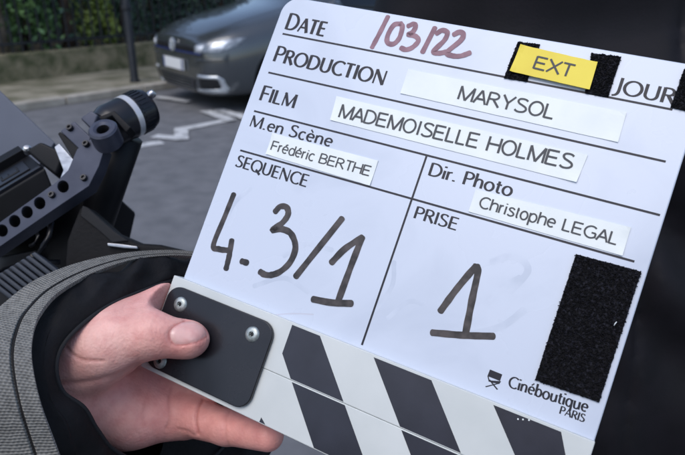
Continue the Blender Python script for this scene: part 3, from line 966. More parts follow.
l1_ = label([(408.4, 69.5), (626.5, 112.9), (618, 142.5), (400.4, 93.6)], M_label, slate, .0001, LT)
text_on(l1_, 'MARYSOL', (456.6, 98.8), (553.5, 119.6), (460.6, 85.6))
l2_ = label([(336.7, 96.4), (587.7, 155.5), (576.5, 182.6), (330.4, 120.2)], M_label, slate, .0001, LT)
text_on(l2_, 'MADEMOISELLE HOLMES', (337.6, 116.9), (572, 169.8), (341.4, 104.0))
l3_ = label([(272.8, 133.2), (378.4, 160.8), (370.1, 186), (266.1, 154.3)], M_label, slate, .0001, LT)
text_on(l3_, 'Frédéric BERTHE', (269.8, 149.6), (369.6, 176.4), (272.6, 140.4))
l4_ = label([(475.7, 189.6), (630.9, 227.5), (622.4, 255.9), (468.7, 211.6)], M_label, slate, .0001, LT)
text_on(l4_, 'Christophe LEGAL', (477.6, 207.0), (617, 245.4), (480.8, 196.0))

# ---- hook-and-loop patches: pile of short loops on a backing
def pile(name, corners, parent, th=.0014, n=None):
    uv = [B(x, y, 0) for x, y in corners]
    # ragged outline
    out = []
    for i in range(4):
        a, b = uv[i], uv[(i + 1) % 4]
        k = max(4, int((b - a).length / .0007))
        for j in range(k):
            q = a.lerp(b, j / k) + Vector((rng.normal(), rng.normal(), 0)) * .00007
            out.append((q.x, q.y))
    back = slab(name, out[::-1], .00005, th * .55, M_velcro, parent)
    area = abs((uv[1] - uv[0]).cross(uv[3] - uv[0]).z)
    n = int(area / (0.00055 ** 2))
    V, F = [], []
    for i in range(n):
        s, t = rng.uniform(.002, .998, 2)
        q = uv[0].lerp(uv[1], s).lerp(uv[3].lerp(uv[2], s), t)
        a = rng.uniform(0, 6.28); r = rng.uniform(.0003, .0006)
        d = Vector((math.cos(a), math.sin(a), 0)); e = Vector((-d.y, d.x, 0)) * r * .35
        top = q + d * rng.normal() * .0002 + Vector((0, 0, th * rng.uniform(.75, 1.2)))
        q = q + Vector((0, 0, th * .45)); b0 = len(V)
        V += [q - d * r - e, q - d * r + e, top + e, top - e, q + d * r + e, q + d * r - e]
        F += [(b0, b0 + 1, b0 + 2, b0 + 3), (b0 + 3, b0 + 2, b0 + 4, b0 + 5)]
    f = pydata('pile', V, F, M_velcro, back, world=False)
    f['kind'] = 'stuff'
    return back
pile('fastener_patch', [(576, 254.2), (641.3, 271.7), (599.1, 402.3), (535, 380)], slate)
pile('fastener_patch', [(518, 42.3), (540.1, 45), (527, 82), (504, 78.4)], slate)
pile('fastener_patch', [(591.4, 53.8), (621.3, 57.2), (608, 97.4), (585, 93.0)], slate)
pile('fastener_patch', [(684.4, 68.6), (697, 77), (688, 112), (670.3, 107.8)], slate)
th_ = B(615.5, 323.5, .0016)
tube('thread', [Vector(B(614, 325.6, .0016)), Vector(B(615, 323.8, .002)), Vector(B(616.6, 321.8, .0017))], .00022, M_label, slate, seg=6, world=False)
yl = label([(520.7, 45), (597.6, 62.6), (589.6, 89.9), (509.8, 71.4)], M_yellow, slate, .0018, .0004)
text_on(yl, 'EXT', (531.8, 68.0), (571.6, 77.6), (535.2, 55.4), w=.00245)

# ---- handwriting: felt pen strokes, slightly uneven
def pen(strokes, width, mat, s, ox, oy, name):
    out = None
    for i, st in enumerate(strokes):
        pts = [(ox + x / s, oy + y / s) for x, y in st]
        cv = catmull(pts, 8) if len(pts) > 2 else np.array([np.array(pts[0]) + (np.array(pts[1]) - np.array(pts[0])) * k / 8 for k in range(9)])
        w = .00002 + .000004 * i if mat in (M_ghost, M_smudge) else .00008 + .00003 * i
        q = [B(x, y, w) for x, y in cv]
        n = len(q); V = []; F = []
        for k in range(n):
            d = (q[min(k + 1, n - 1)] - q[max(k - 1, 0)]).normalized()
            wd = width * (1 + .13 * noise.noise(Vector((k * .35, i * 3.1, s))))
            nn = Vector((-d.y, d.x, 0)) * wd / 2
            V += [q[k] + nn, q[k] - nn]
        F = [(2 * k, 2 * k + 1, 2 * k + 3, 2 * k + 2) for k in range(n - 1)]
        for end, d in ((0, q[0] - q[1]), (n - 1, q[-1] - q[-2])):
            d = d.normalized(); nn = Vector((-d.y, d.x, 0)); c = q[end]; b0 = len(V)
            for j in range(9):
                a = math.pi * j / 8 - math.pi / 2
                V.append(c + (d * math.cos(a) * .7 + nn * math.sin(a)) * width / 2 + Vector((0, 0, 4e-6)))
            F.append(tuple(range(b0, b0 + 9)))
        o = pydata('pen_stroke', V, F, mat, board, world=False)
PW = .0031
pen([[(215, 95), (170, 185), (125, 270)], [(292, 135), (250, 142), (216, 196), (212, 240), (246, 250), (280, 216), (297, 155), (285, 132)],
     [(330, 148), (362, 136), (372, 152), (356, 182), (332, 196), (372, 206), (388, 232), (356, 268), (318, 282), (290, 272)],
     [(482, 158), (412, 296)], [(492, 190), (524, 172), (552, 186), (536, 228), (476, 290), (505, 302), (548, 294)],
     [(590, 196), (622, 182), (644, 196), (626, 232), (552, 296), (580, 316), (626, 318), (680, 300)]], .0026, M_marker_red, 5.68, 350, 0, 'date')
pen([[(153, 85), (122, 162), (82, 262), (102, 277), (130, 281)], [(146, 246), (137, 300), (126, 346)], [(180, 319), (200, 325)]], PW, M_marker, 3.5, 190, 170, 'four')
pen([[(18, 76), (36, 58), (58, 61), (63, 86), (42, 116), (8, 140), (42, 137), (74, 154), (89, 200), (72, 250), (38, 284), (6, 297), (-18, 296), (-35, 286)],
     [(252, 100), (90, 303)], [(215, 254), (262, 206), (322, 166)], [(322, 166), (284, 264), (240, 384)], [(150, 382), (215, 394), (285, 397)]], PW * 1.05, M_marker, 3.5, 270, 190, 'three')
pen([[(126, 294), (192, 204), (272, 108)], [(276, 108), (280, 136), (256, 250), (228, 396)], [(92, 383), (222, 394), (344, 398)]], PW, M_marker, 4.136, 410, 240, 'take')
# faint ghost of wiped writing near the sticks
pen([[(0, 20), (40, 8), (90, 4), (140, 6)]], .0007, M_smudge, 2.53, 258, 312, 'ghost')
pen([[(0, 0), (22, -16), (40, -34), (58, -44)], [(10, 12), (40, 4), (62, -12)], [(30, -60), (52, -66), (66, -52), (48, -30)]], .0030, M_ghost, 1.0, 462, 322, 'ghost')
pen([[(0, 0), (10, -22), (26, -38)], [(60, 30), (82, 18), (108, 24)], [(30, 60), (60, 52), (84, 66)]], .0024, M_ghost, 1.0, 224, 226, 'ghost')
pen([[(0, 0), (18, -26), (20, -50)], [(14, 6), (34, -10), (50, -8)]], .0022, M_ghost, 1.0, 374, 312, 'ghost')

# ---- hinge plate with screws
HP = WS
def hp(x, y): return B(x, y, HP + .0022)
tlp, trp, brp, blp = hp(171, 283), hp(277, 325.5), hp(246, 411), hp(143, 364)
pu0 = .5 * (tlp.x + blp.x); pu1 = .5 * (trp.x + brp.x); pv1 = .5 * (tlp.y + trp.y); pv0 = .5 * (blp.y + brp.y)
plate = slab('hinge_plate', rounded(pu0, pu1, pv0, pv1, (.0075,) * 4), HP + .00005, HP + .0024, M_plate_blk, slate, .0005)
for x, y in ((179.8, 304.2), (251.8, 334.2), (159.5, 361.0), (232, 391)):
    if (x, y) == (232, 391): continue
    c = B(x, y, HP + .003)
    sw = lathe('screw', (c.x, c.y, HP + .0024), (0, 0, 1), [(0, .0005), (.0013, .0005), (.0014, .0012), (.0023, .00115), (.0033, .0008), (.0038, .0003), (.0039, .0), (0, 0)], M_screw, plate, seg=28, world=False)
    st = []
    for k in range(12):
        a = 2 * math.pi * k / 12; r = .0013 if k % 2 else .0009
        st.append((c.x + r * math.cos(a), c.y + r * math.sin(a)))
    slab('socket', st, HP + .0028, HP + .00295, M_socket, sw)
print('slate', usl, vst, vdv, vsb, 'plate', pu0, pu1, pv0, pv1)
# ------------------------------------------------------------------ the hand that holds the slate
def K(x, y, d):
    """pixel + depth -> camera-frame point (numpy)"""
    return np.array(((x - CX) / FPX * d, -(y - CY) / FPX * d, -d), np.float32)

def skin_material():
    m = material('skin', srgb(214, 160, 148), 0.48, sub=0.12, bump=0.5, bump_scale=800)
    nt = m.node_tree; b = nt.nodes['Principled BSDF']
    at = nt.nodes.new('ShaderNodeVertexColor'); at.layer_name = 'tint'
    tc = nt.nodes.new('ShaderNodeTexCoord')
    n = nt.nodes.new('ShaderNodeTexNoise'); n.inputs['Scale'].default_value = 90; n.inputs['Detail'].default_value = 6
    nt.links.new(tc.outputs['Object'], n.inputs['Vector'])
    mr = nt.nodes.new('ShaderNodeMapRange'); mr.inputs['From Min'].default_value = .3; mr.inputs['From Max'].default_value = .7
    mr.inputs['To Min'].default_value = .90; mr.inputs['To Max'].default_value = 1.08
    nt.links.new(n.outputs['Fac'], mr.inputs['Value'])
    mx = nt.nodes.new('ShaderNodeVectorMath'); mx.operation = 'SCALE'
    nt.links.new(at.outputs['Color'], mx.inputs[0]); nt.links.new(mr.outputs[0], mx.inputs['Scale'])
    n3 = nt.nodes.new('ShaderNodeTexNoise'); n3.inputs['Scale'].default_value = 160; n3.inputs['Detail'].default_value = 4
    nt.links.new(tc.outputs['Object'], n3.inputs['Vector'])
    m3 = nt.nodes.new('ShaderNodeMapRange'); m3.inputs['From Min'].default_value = .42; m3.inputs['From Max'].default_value = .72; m3.inputs['To Max'].default_value = .42
    nt.links.new(n3.outputs['Fac'], m3.inputs['Value'])
    mc = nt.nodes.new('ShaderNodeMix'); mc.data_type = 'RGBA'; mc.inputs[7].default_value = srgb(206, 128, 124)
    nt.links.new(m3.outputs[0], mc.inputs[0]); nt.links.new(mx.outputs[0], mc.inputs[6])
    nt.links.new(mc.outputs[2], b.inputs['Base Color'])
    vo = nt.nodes.new('ShaderNodeTexVoronoi'); vo.inputs['Scale'].default_value = 620; nt.links.new(tc.outputs['Object'], vo.inputs['Vector'])
    bq = nt.nodes.new('ShaderNodeBump'); bq.inputs['Strength'].default_value = .3; bq.inputs['Distance'].default_value = .0004; bq.invert = True
    vm = nt.nodes.new('ShaderNodeMapRange'); vm.inputs['To Min'].default_value = .32; vm.inputs['To Max'].default_value = 0.0
    nt.links.new(at.outputs['Alpha'], vm.inputs['Value']); nt.links.new(vm.outputs[0], bq.inputs['Strength'])
    nt.links.new(vo.outputs['Distance'], bq.inputs['Height'])
    for bn_ in [q for q in nt.nodes if q.type == 'BUMP' and q != bq]:
        vm2 = nt.nodes.new('ShaderNodeMapRange'); vm2.inputs['To Min'].default_value = .5; vm2.inputs['To Max'].default_value = .03
        nt.links.new(at.outputs['Alpha'], vm2.inputs['Value']); nt.links.new(vm2.outputs[0], bn_.inputs['Strength'])
    old = b.inputs['Normal'].links[0].from_socket
    nt.links.new(old, bq.inputs['Normal']); nt.links.new(bq.outputs[0], b.inputs['Normal'])
    rg = nt.nodes.new('ShaderNodeMapRange'); rg.inputs['To Min'].default_value = .47; rg.inputs['To Max'].default_value = .20
    nt.links.new(at.outputs['Alpha'], rg.inputs['Value']); nt.links.new(rg.outputs[0], b.inputs['Roughness'])
    return m
M_skin = skin_material()

hh = 0.0008
lo = np.array([-0.185, -0.150, -0.425], np.float32); hi = np.array([-0.020, -0.022, -0.285], np.float32)
p = grid_points(lo, hi, hh)

# thumb: wrist side -> ball -> joint -> tip, on the camera side of the slate
cmc, mcp, ip, tip = K(72, 368, .322), K(103, 347, .315), K(152, 335, .3125), K(188, 339.5, .3145)
d = cone(p, cmc, mcp, .0178, .0140)
d = smin(d, cone(p, mcp, ip, .0145, .0112), .006)
d = smin(d, cone(p, ip, tip, .0108, .0090), .004)
d = smin(d, ellipsoid(p, K(183, 339.5, .3165), (.0130, .0092, .0080)), .003)
# palm: web behind the slate, palm slab, heel of the hand
f = cone(p, K(100, 345, .340), K(170, 309, .364), .0165, .0135)            # web up to the forefinger knuckle
BNn, BXn, BYn, BOn = (np.array(v, np.float32) for v in (BN, BX, BY, BO))
web = cone(p, K(90, 350, .321), K(166, 306, .334), .0160, .0120)       # fold of skin between thumb and forefinger
rel = p - BOn
web = np.maximum(web, -np.maximum(usl - .0002 - rel @ BXn, -.0088 - rel @ BNn))
d = smin(d, web, .016)
f = smin(f, cone(p, K(172, 312, .368), K(245, 318, .352), .0115, .0095), .005)   # forefinger behind the slate
f = smin(f, cone(p, K(165, 345, .372), K(250, 350, .350), .0125, .0098), .006)   # middle finger
f = smin(f, cone(p, K(165, 378, .368), K(250, 383, .345), .0125, .0095), .006)   # ring finger
f = smin(f, cone(p, K(90, 395, .345), K(165, 385, .366), .0200, .0165), .012)
f = smin(f, cone(p, K(95, 398, .345), K(128, 414, .346), .0200, .0180), .010)    # heel of the palm
f = smin(f, cone(p, K(128, 414, .346), K(184, 417, .352), .0165, .0122), .008)
f = smin(f, cone(p, K(84, 385, .338), K(46, 402, .318), .0200, .0185), .012)     # wrist
# little finger under the lower stick
f2 = cone(p, K(186, 415, .349), K(226, 427, .3365), .0112, .0092)
f2 = smin(f2, cone(p, K(226, 427, .3365), K(268, 435.5, .3235), .0090, .0080), .003)
f = smin(f, f2, .0035)
d = smin(d, f, .0055)
# thumb nail: a flattened plate with a groove round it, facing the camera
nc = K(187.5, 333.4, .3052)
na = (K(205, 330, .3052) - K(168, 337, .3052)); na /= np.linalg.norm(na)
nb = np.array([-na[1], na[0], 0], np.float32); nb /= np.linalg.norm(nb)
nu = (p - nc) @ na; nv = (p - nc) @ nb; nz = p[..., 2] - nc[2]
def nail_r(nu, nv):
    return np.sqrt(np.maximum(((np.abs(nu) / .0086) ** 2.6 + (np.abs(nv) / .0052) ** 2.6), 0)) 
rr = nail_r(nu, nv)
near = np.abs(nz) < .010
groove = np.exp(-((rr - 1.0) / .16) ** 2) * np.clip(1.2 - nu / .0092 * .5, .5, 1.4)
d = np.where(near, d + .0007 * groove, d)
d = np.where(near & (rr < 1.0), d + .00012, d)
# the skin stays clear of the slate: carve a thin gap where the slate passes
BNn, BXn, BYn, BOn = (np.array(v, np.float32) for v in (BN, BX, BY, BO))
rel = p - BOn
u_, v_, w_ = rel @ BXn, rel @ BYn, rel @ BNn
sl_box = np.maximum(np.maximum(np.abs(u_ - (usl + .2)) - .2, np.maximum(v_ - vst, vsb - v_)), np.maximum(w_ - (WS + .0001), -.0086 - w_))
sl_board = np.maximum(np.maximum(SU0 - u_, np.maximum(v_ - .09, vsb - v_)), np.maximum(w_, -.0046 - w_))
sl_plate = np.maximum(np.maximum(np.maximum(pu0 - u_, u_ - pu1), np.maximum(pv0 - v_, v_ - pv1)), np.maximum(w_ - (HP + .0025), -w_))
slab_d = np.minimum(np.minimum(sl_box, sl_board), sl_plate)
d = np.maximum(d, -(slab_d - .00015))
V, Q = surface_nets(d, lo, hh)
V = relax(V, Q, 2, .45)
def vnormals(V, Q):
    n = np.cross(V[Q[:, 2]] - V[Q[:, 0]], V[Q[:, 3]] - V[Q[:, 1]])
    N = np.zeros_like(V)
    for k in range(4): np.add.at(N, Q[:, k], n)
    return N / np.maximum(np.linalg.norm(N, axis=1, keepdims=True), 1e-12)
NV = vnormals(V, Q)
VX = CX + FPX * V[:, 0] / -V[:, 2]; VY = CY - FPX * V[:, 1] / -V[:, 2]
facing = (NV * -V).sum(1) > 0
def pxdist(pts):
    c = catmull([(x, y, 0) for x, y in pts], 8)[:, :2]
    dd = np.full(len(V), 1e9)
    for a_, b_ in zip(c[:-1], c[1:]):
        ab = b_ - a_; t = np.clip(((VX - a_[0]) * ab[0] + (VY - a_[1]) * ab[1]) / (ab @ ab + 1e-9), 0, 1)
        dd = np.minimum(dd, np.hypot(VX - a_[0] - t * ab[0], VY - a_[1] - t * ab[1]))
    return dd
# creases pressed into the skin: (line, depth in m, half width in px, redness)
CREASES = [([(203, 399), (198, 408), (195.5, 420), (198, 434)], .0010, 1.5, .5),
           ([(229, 411), (225.5, 422), (226, 436), (229, 446)], .0003, 1.5, .2),
           ([(171, 388), (169, 402), (170, 416), (167, 428)], .0004, 1.8, .3),
           ([(150, 388), (146, 400), (143, 414), (144, 424)], .00022, 2.4, .15),
           ([(66, 347), (72, 354), (84, 360), (104, 361)], .0007, 1.6, .35),
           ([(138, 316), (134, 330), (136, 346)], .0002, 2.0, .08),
           ([(155, 321), (152, 331), (155, 343)], .0002, 1.6, .08), ([(158, 323), (156, 332), (158, 340)], .00015, 1.3, .08),
           ([(178, 429), (187, 431), (194, 435)], .0004, 1.6, .2), ([(60, 384), (84, 383), (112, 377), (140, 366)], .0008, 3.5, .2)]
for k_ in range(70):
    cx_, cy_ = rng.uniform(70, 270), rng.uniform(300, 445)
    an = rng.normal(1.45, .45); ln = rng.uniform(3, 9)
    CREASES.append(([(cx_ - math.cos(an) * ln, cy_ - math.sin(an) * ln), (cx_ + rng.normal() * .7, cy_), (cx_ + math.cos(an) * ln, cy_ + math.sin(an) * ln)], rng.uniform(.00004, .00012), 1.3, .05))
red = np.zeros(len(V))
for pts, dep, wpx, rd in CREASES:
    e = np.where(facing, np.exp(-(pxdist(pts) / wpx) ** 2), 0)
    V = V - NV * (dep * e)[:, None]
    red = np.maximum(red, rd * e)
# tint: nail, redder fingertips and creases, paler pressure spots
def srgb3(*c): return np.array(srgb(*c)[:3])
base = np.tile(srgb3(236, 180, 169), (len(V), 1))
def mixin(w, c):
    global base
    base = base * (1 - w[:, None]) + c * w[:, None]
def blob(c, r): return np.exp(-(np.linalg.norm(V - c, axis=1) / r) ** 2)
mixin(.50 * blob(K(268, 436, .318), .014), srgb3(218, 138, 132))
mixin(.55 * blob(K(180, 405, .335), .022), srgb3(218, 138, 138))
mixin(.60 * blob(K(140, 405, .335), .032), srgb3(228, 158, 152))
mixin(.50 * blob(K(235, 428, .325), .020), srgb3(230, 150, 142))
mixin(.35 * blob(K(150, 305, .330), .022), srgb3(228, 156, 154))
mixin(.50 * blob(K(170, 352, .305), .012), srgb3(214, 128, 120))
mixin(.45 * blob(K(203, 341, .308), .006), srgb3(212, 122, 116))
mixin(.40 * blob(K(110, 345, .300), .020), srgb3(240, 196, 186))
mixin(.45 * blob(K(120, 415, .325), .020), srgb3(224, 176, 168))
nail_mask = None
vnu = (V - nc) @ na; vnv = (V - nc) @ nb; vr = nail_r(vnu, vnv)
front = (V[:, 2] > nc[2] - .009)
mixin(np.where(front, np.clip((1.0 - vr) / .12, 0, 1), 0) * .85, srgb3(236, 192, 186))
nail_mask = np.where(front, np.clip((1.0 - vr) / .10, 0, 1), 0)
edge = np.where(front & (vr < 1.02), np.clip((vnu - .0064) / .0010, 0, 1), 0)
mixin(edge * .9, srgb3(244, 230, 222))
lun = np.where(front & (vr < .97), np.clip((-vnu - .0054) / .0015, 0, 1), 0)
mixin(lun * .4, srgb3(234, 204, 194))
mixin(np.where(front, np.exp(-((vr - 1.03) / .09) ** 2), 0) * .7, srgb3(180, 104, 98))
mixin(red, srgb3(168, 92, 86))

holder_at = P(20, 420, .30)
holder = empty('person', holder_at, 'hand in a black coat sleeve gripping the clapper slate by its hinge', 'person')
VW = V @ CRn.T + CLn - np.array(holder_at)
me = bpy.data.meshes.new('hand')
me.from_pydata(VW.tolist(), [], Q.tolist())
ca = me.color_attributes.new('tint', 'FLOAT_COLOR', 'POINT')
ca.data.foreach_set('color', np.concatenate([base, nail_mask[:, None]], 1).astype(np.float32).ravel())
hand = from_mesh('hand', me, M_skin, holder, True)
del p, d, f, f2, rel, u_, v_, w_, nu, nv, nz, rr

# ------------------------------------------------------------------ coat sleeve round the wrist
M_coat = material('black_coat_cloth', srgb(17, 17, 19), 0.72, vary=srgb(25, 25, 28), scale=60, bump=0.5, bump_scale=420, spec=.3)
M_hem = material('black_hem', srgb(28, 29, 32), 0.75, vary=srgb(26, 28, 33), scale=80, bump=.3, bump_scale=500)
rim = [(184, 278, .372), (140, 291, .338), (105, 307, .315), (77, 328, .300), (60, 349, .292), (56, 371, .288), (63, 392, .289), (84, 408, .294), (98, 431, .301), (118, 453, .314), (162, 470, .345), (214, 458, .378), (250, 400, .402), (252, 330, .408), (224, 288, .396)]
env = [(205, 262, .395), (150, 262, .364), (100, 274, .336), (62, 295, .310), (42, 325, .293), (35, 362, .282), (40, 402, .277), (52, 432, .279), (62, 462, .283), (92, 494, .295), (152, 516, .328), (232, 496, .374), (286, 408, .420), (286, 328, .434), (254, 280, .424)]
def ring(pts): return np.array([K(*q) for q in pts], float)
R0, R2 = ring(rim), ring(env)
cen = R0.mean(0)
arm = np.array([-.72, -.50, .45]); arm /= np.linalg.norm(arm)
R1 = R0 * .55 + R2 * .45 + np.array([0, 0, .004])
inn1 = cen + (R0 - cen) * .95 + arm * .012
inn2 = cen + (R0 - cen) * .80 + arm * .05
R3 = R2 + arm * .05
c3 = R2.mean(0)
R4 = c3 + (R2 - c3) * 1.02 + arm * .13
R5 = c3 + (R2 - c3) * .95 + arm * .22
rings = [inn2, inn1, R0, R1, R2, R3, R4, R5]
NU = 10
dense = [catmull(r, NU, closed=True) for r in rings]
dense = np.array(dense)
grid = np.stack([catmull(dense[:, j], 14) for j in range(dense.shape[1])], 1)     # rings x around
nr, na_ = grid.shape[:2]
du = np.roll(grid, -1, 1) - np.roll(grid, 1, 1)
dv = np.gradient(grid, axis=0)
nrm = np.cross(du, dv); nrm /= np.maximum(np.linalg.norm(nrm, axis=-1, keepdims=True), 1e-9)
if ((grid[60] - grid[60].mean(0)) * nrm[60]).sum() < 0: nrm = -nrm
disp = np.zeros((nr, na_))
span = np.clip(np.linalg.norm(dense[4] - dense[2], axis=1) / .022 - .35, .05, 1)
for i in range(nr):
    for j in range(na_):
        q = Vector(grid[i, j])
        amp = .0052 * min(1.0, max(0.0, (i - 30) / 14)) + (.0005)
        amp *= span[j]
        a = q * 34; a = Vector((a.x * .6 + a.y, a.y * .5 - a.x * .8, a.z))
        fold = 1 - 2.4 * abs(noise.noise(Vector((a.x * .55, a.y * 1.7, a.z * .9))))
        disp[i, j] = amp * (fold * .8 + .35 * noise.noise(q * 110))
grid = grid + nrm * disp[..., None]
VV = (grid.reshape(-1, 3) @ CRn.T + CLn)
FF = [(i * na_ + j, i * na_ + (j + 1) % na_, (i + 1) * na_ + (j + 1) % na_, (i + 1) * na_ + j) for i in range(nr - 1) for j in range(na_)]
FF.append(tuple((nr - 1) * na_ + j for j in range(na_)))
sleeve = pydata('sleeve', VV, FF, M_coat, holder, True)
hem = catmull(R0 + (cen - R0) * .012 + np.array([0, 0, .0008]), 8, closed=True)
tube('cuff_hem', [CL + CR @ Vector(q) for q in hem], .0011, M_hem, sleeve, seg=8, closed=True)

# ------------------------------------------------------------------ webbing strap round the sleeve
def strap_material():
    m = bpy.data.materials.new('woven_webbing'); m.use_nodes = True
    nt = m.node_tree; b = nt.nodes['Principled BSDF']; b.inputs['Roughness'].default_value = .9; b.inputs['Specular IOR Level'].default_value = .2
    uv = nt.nodes.new('ShaderNodeUVMap'); uv.uv_map = 'weave'
    wob = nt.nodes.new('ShaderNodeTexNoise'); wob.inputs['Scale'].default_value = 140; nt.links.new(uv.outputs[0], wob.inputs['Vector'])
    wv_ = nt.nodes.new('ShaderNodeVectorMath'); wv_.operation = 'MULTIPLY_ADD'; wv_.inputs[1].default_value = (.0013, .0013, 0); nt.links.new(wob.outputs['Color'], wv_.inputs[0]); nt.links.new(uv.outputs[0], wv_.inputs[2])
    sep = nt.nodes.new('ShaderNodeSeparateXYZ'); nt.links.new(wv_.outputs[0], sep.inputs[0])
    def osc(sock, k, ph=0.0):
        a = nt.nodes.new('ShaderNodeMath'); a.operation = 'MULTIPLY_ADD'; a.inputs[1].default_value = k; a.inputs[2].default_value = ph; nt.links.new(sock, a.inputs[0])
        s = nt.nodes.new('ShaderNodeMath'); s.operation = 'SINE'; nt.links.new(a.outputs[0], s.inputs[0]); return s.outputs[0]
    # uv in metres: across, along
    sx = osc(sep.outputs[0], 2 * math.pi / .0019); sy = osc(sep.outputs[1], 2 * math.pi / .0026)
    mu = nt.nodes.new('ShaderNodeMath'); mu.operation = 'MULTIPLY'; nt.links.new(sx, mu.inputs[0]); nt.links.new(sy, mu.inputs[1])
    ad = nt.nodes.new('ShaderNodeMath'); ad.operation = 'MULTIPLY_ADD'; ad.inputs[1].default_value = .6; nt.links.new(mu.outputs[0], ad.inputs[0])
    s2 = osc(sep.outputs[1], 2 * math.pi / .0013); nt.links.new(s2, ad.inputs[2])
    mr = nt.nodes.new('ShaderNodeMapRange'); mr.inputs['From Min'].default_value = -1.6; mr.inputs['From Max'].default_value = 1.6; nt.links.new(ad.outputs[0], mr.inputs['Value'])
    nz = nt.nodes.new('ShaderNodeTexNoise'); nz.inputs['Scale'].default_value = 260; nz.inputs['Detail'].default_value = 5; nt.links.new(uv.outputs[0], nz.inputs['Vector'])
    ml = nt.nodes.new('ShaderNodeMath'); ml.operation = 'MULTIPLY_ADD'; ml.inputs[1].default_value = 1.3; nt.links.new(nz.outputs['Fac'], ml.inputs[0]); nt.links.new(mr.outputs[0], ml.inputs[2])
    mlh = nt.nodes.new('ShaderNodeMath'); mlh.operation = 'MULTIPLY'; mlh.inputs[1].default_value = .62; nt.links.new(ml.outputs[0], mlh.inputs[0])
    r = nt.nodes.new('ShaderNodeValToRGB'); r.color_ramp.elements[0].position = .3; r.color_ramp.elements[1].position = 1.0
    r.color_ramp.elements[0].color = srgb(88, 87, 84); r.color_ramp.elements[1].color = srgb(152, 151, 146)
    nt.links.new(mlh.outputs[0], r.inputs['Fac']); nt.links.new(r.outputs['Color'], b.inputs['Base Color'])
    bp = nt.nodes.new('ShaderNodeBump'); bp.inputs['Strength'].default_value = .8; bp.inputs['Distance'].default_value = .0006
    nt.links.new(ml.outputs[0], bp.inputs['Height']); nt.links.new(bp.outputs[0], b.inputs['Normal'])
    return m
M_strap = strap_material()
M_stitch = material('black_stitch', srgb(24, 24, 26), .9)
inner = [(84, 520, .276), (70, 478, .270), (58, 450, .268), (42, 405, .264), (33, 362, .268), (34, 334, .277), (42, 311, .287), (62, 290, .303), (100, 270, .328), (145, 257.5, .354), (196, 256.5, .376), (245, 268, .402), (292, 305, .430), (320, 380, .440)]
outer = [(6, 545, .262), (-6, 500, .257), (-14, 455, .256), (-26, 402, .252), (-30, 352, .258), (-18, 322, .270), (0, 305, .283), (36, 278.5, .302), (84, 260.5, .327), (138, 251, .353), (192, 251, .376), (245, 262, .404), (298, 300, .434), (330, 380, .446)]
NI = 16
ci = catmull([K(*q) for q in inner], NI); co_ = catmull([K(*q) for q in outer], NI)
prof = [(0.0, .0), (.0, .6), (.02, 1.0), (.30, 1.0), (.325, .75), (.335, .45), (.355, .45), (.365, .75), (.39, 1.0), (.97, 1.0), (1.0, .6), (1.0, 0.0)]
TH = .0026
L = np.concatenate([[0], np.cumsum(np.linalg.norm(np.diff(ci, axis=0), axis=1))])
verts, faces, uvs = [], [], []
npf = len(prof)
for i in range(len(ci)):
    t = ci[min(i + 1, len(ci) - 1)] - ci[max(i - 1, 0)]
    wv = co_[i] - ci[i]
    nn = np.cross(t, wv); nn /= np.linalg.norm(nn)
    if nn[2] < 0: nn = -nn
    for a, h_ in prof:
        verts.append(CL + CR @ Vector(ci[i] + wv * a + nn * (h_ - 1) * TH))
        uvs.append((a * .027, L[i]))
for i in range(len(ci) - 1):
    for k in range(npf):
        k2 = (k + 1) % npf
        faces.append((i * npf + k, i * npf + k2, (i + 1) * npf + k2, (i + 1) * npf + k))
st_at = P(20, 520, .27)
strap = empty('carry_strap', st_at, 'grey woven webbing strap with a dark stitched line looped round the black sleeve', 'strap')
wb = pydata('webbing', verts, faces, M_strap, strap)
bm = bmesh.new(); bm.from_mesh(wb.data); bmesh.ops.recalc_face_normals(bm, faces=bm.faces)
ul = bm.loops.layers.uv.new('weave')
for f_ in bm.faces:
    for lp in f_.loops: lp[ul].uv = uvs[lp.vert.index]
    f_.smooth = True
bm.to_mesh(wb.data); bm.free()
try: wb.data.set_sharp_from_angle(angle=math.radians(40))
except Exception: pass
# the stitched line lying in the groove
sv = [ci[i] + (co_[i] - ci[i]) * .345 for i in range(len(ci))]
tube('stitching', [CL + CR @ Vector(q + np.array([0, 0, -.0010])) for q in sv], .00055, M_stitch, strap, seg=6)
# ------------------------------------------------------------------ camera rig hanging beside the slate
M_anod = material('anodised_alloy', srgb(78, 81, 94), 0.34, metal=0.35, vary=srgb(66, 69, 82), scale=60, bump=.04, bump_scale=800)
M_rigblk = material('rig_black', srgb(13, 14, 17), 0.5, spec=.3, vary=srgb(19, 20, 24), scale=50, bump=.06, bump_scale=600)
M_rigblk2 = material('rig_black_gloss', srgb(24, 26, 32), 0.3, vary=srgb(32, 34, 41), scale=30)
M_ring = material('silver_ring_paint', srgb(206, 208, 212), 0.3, metal=.35)
M_steel = material('brushed_steel', srgb(188, 190, 194), 0.32, metal=1.0, vary=srgb(150, 152, 158), scale=90, stretch=(1, 8, 1))
M_grip = material('ribbed_rubber', srgb(58, 64, 74), 0.55, vary=srgb(48, 54, 64), scale=60)
M_panel = material('grey_panel', srgb(88, 94, 108), 0.42, vary=srgb(78, 84, 98), scale=14, metal=.1)
M_hole = material('hole_lining', srgb(16, 17, 20), .6)

rig_at = P(60, 300, .46)
rig = empty('camera_rig', rig_at, 'black and grey metal camera rig with perforated arm and silver ringed barrel', 'camera rig')
back = camvec(0.10, -0.35, -0.93)

def px3(pts, d): return [P(x, y, d) for x, y in pts]
def plate_px(name, pts, d, th, mat, parent, bev=.0008, vec=None):
    return prism(name, px3(pts, d), (vec or back) * th, mat, parent, bev)

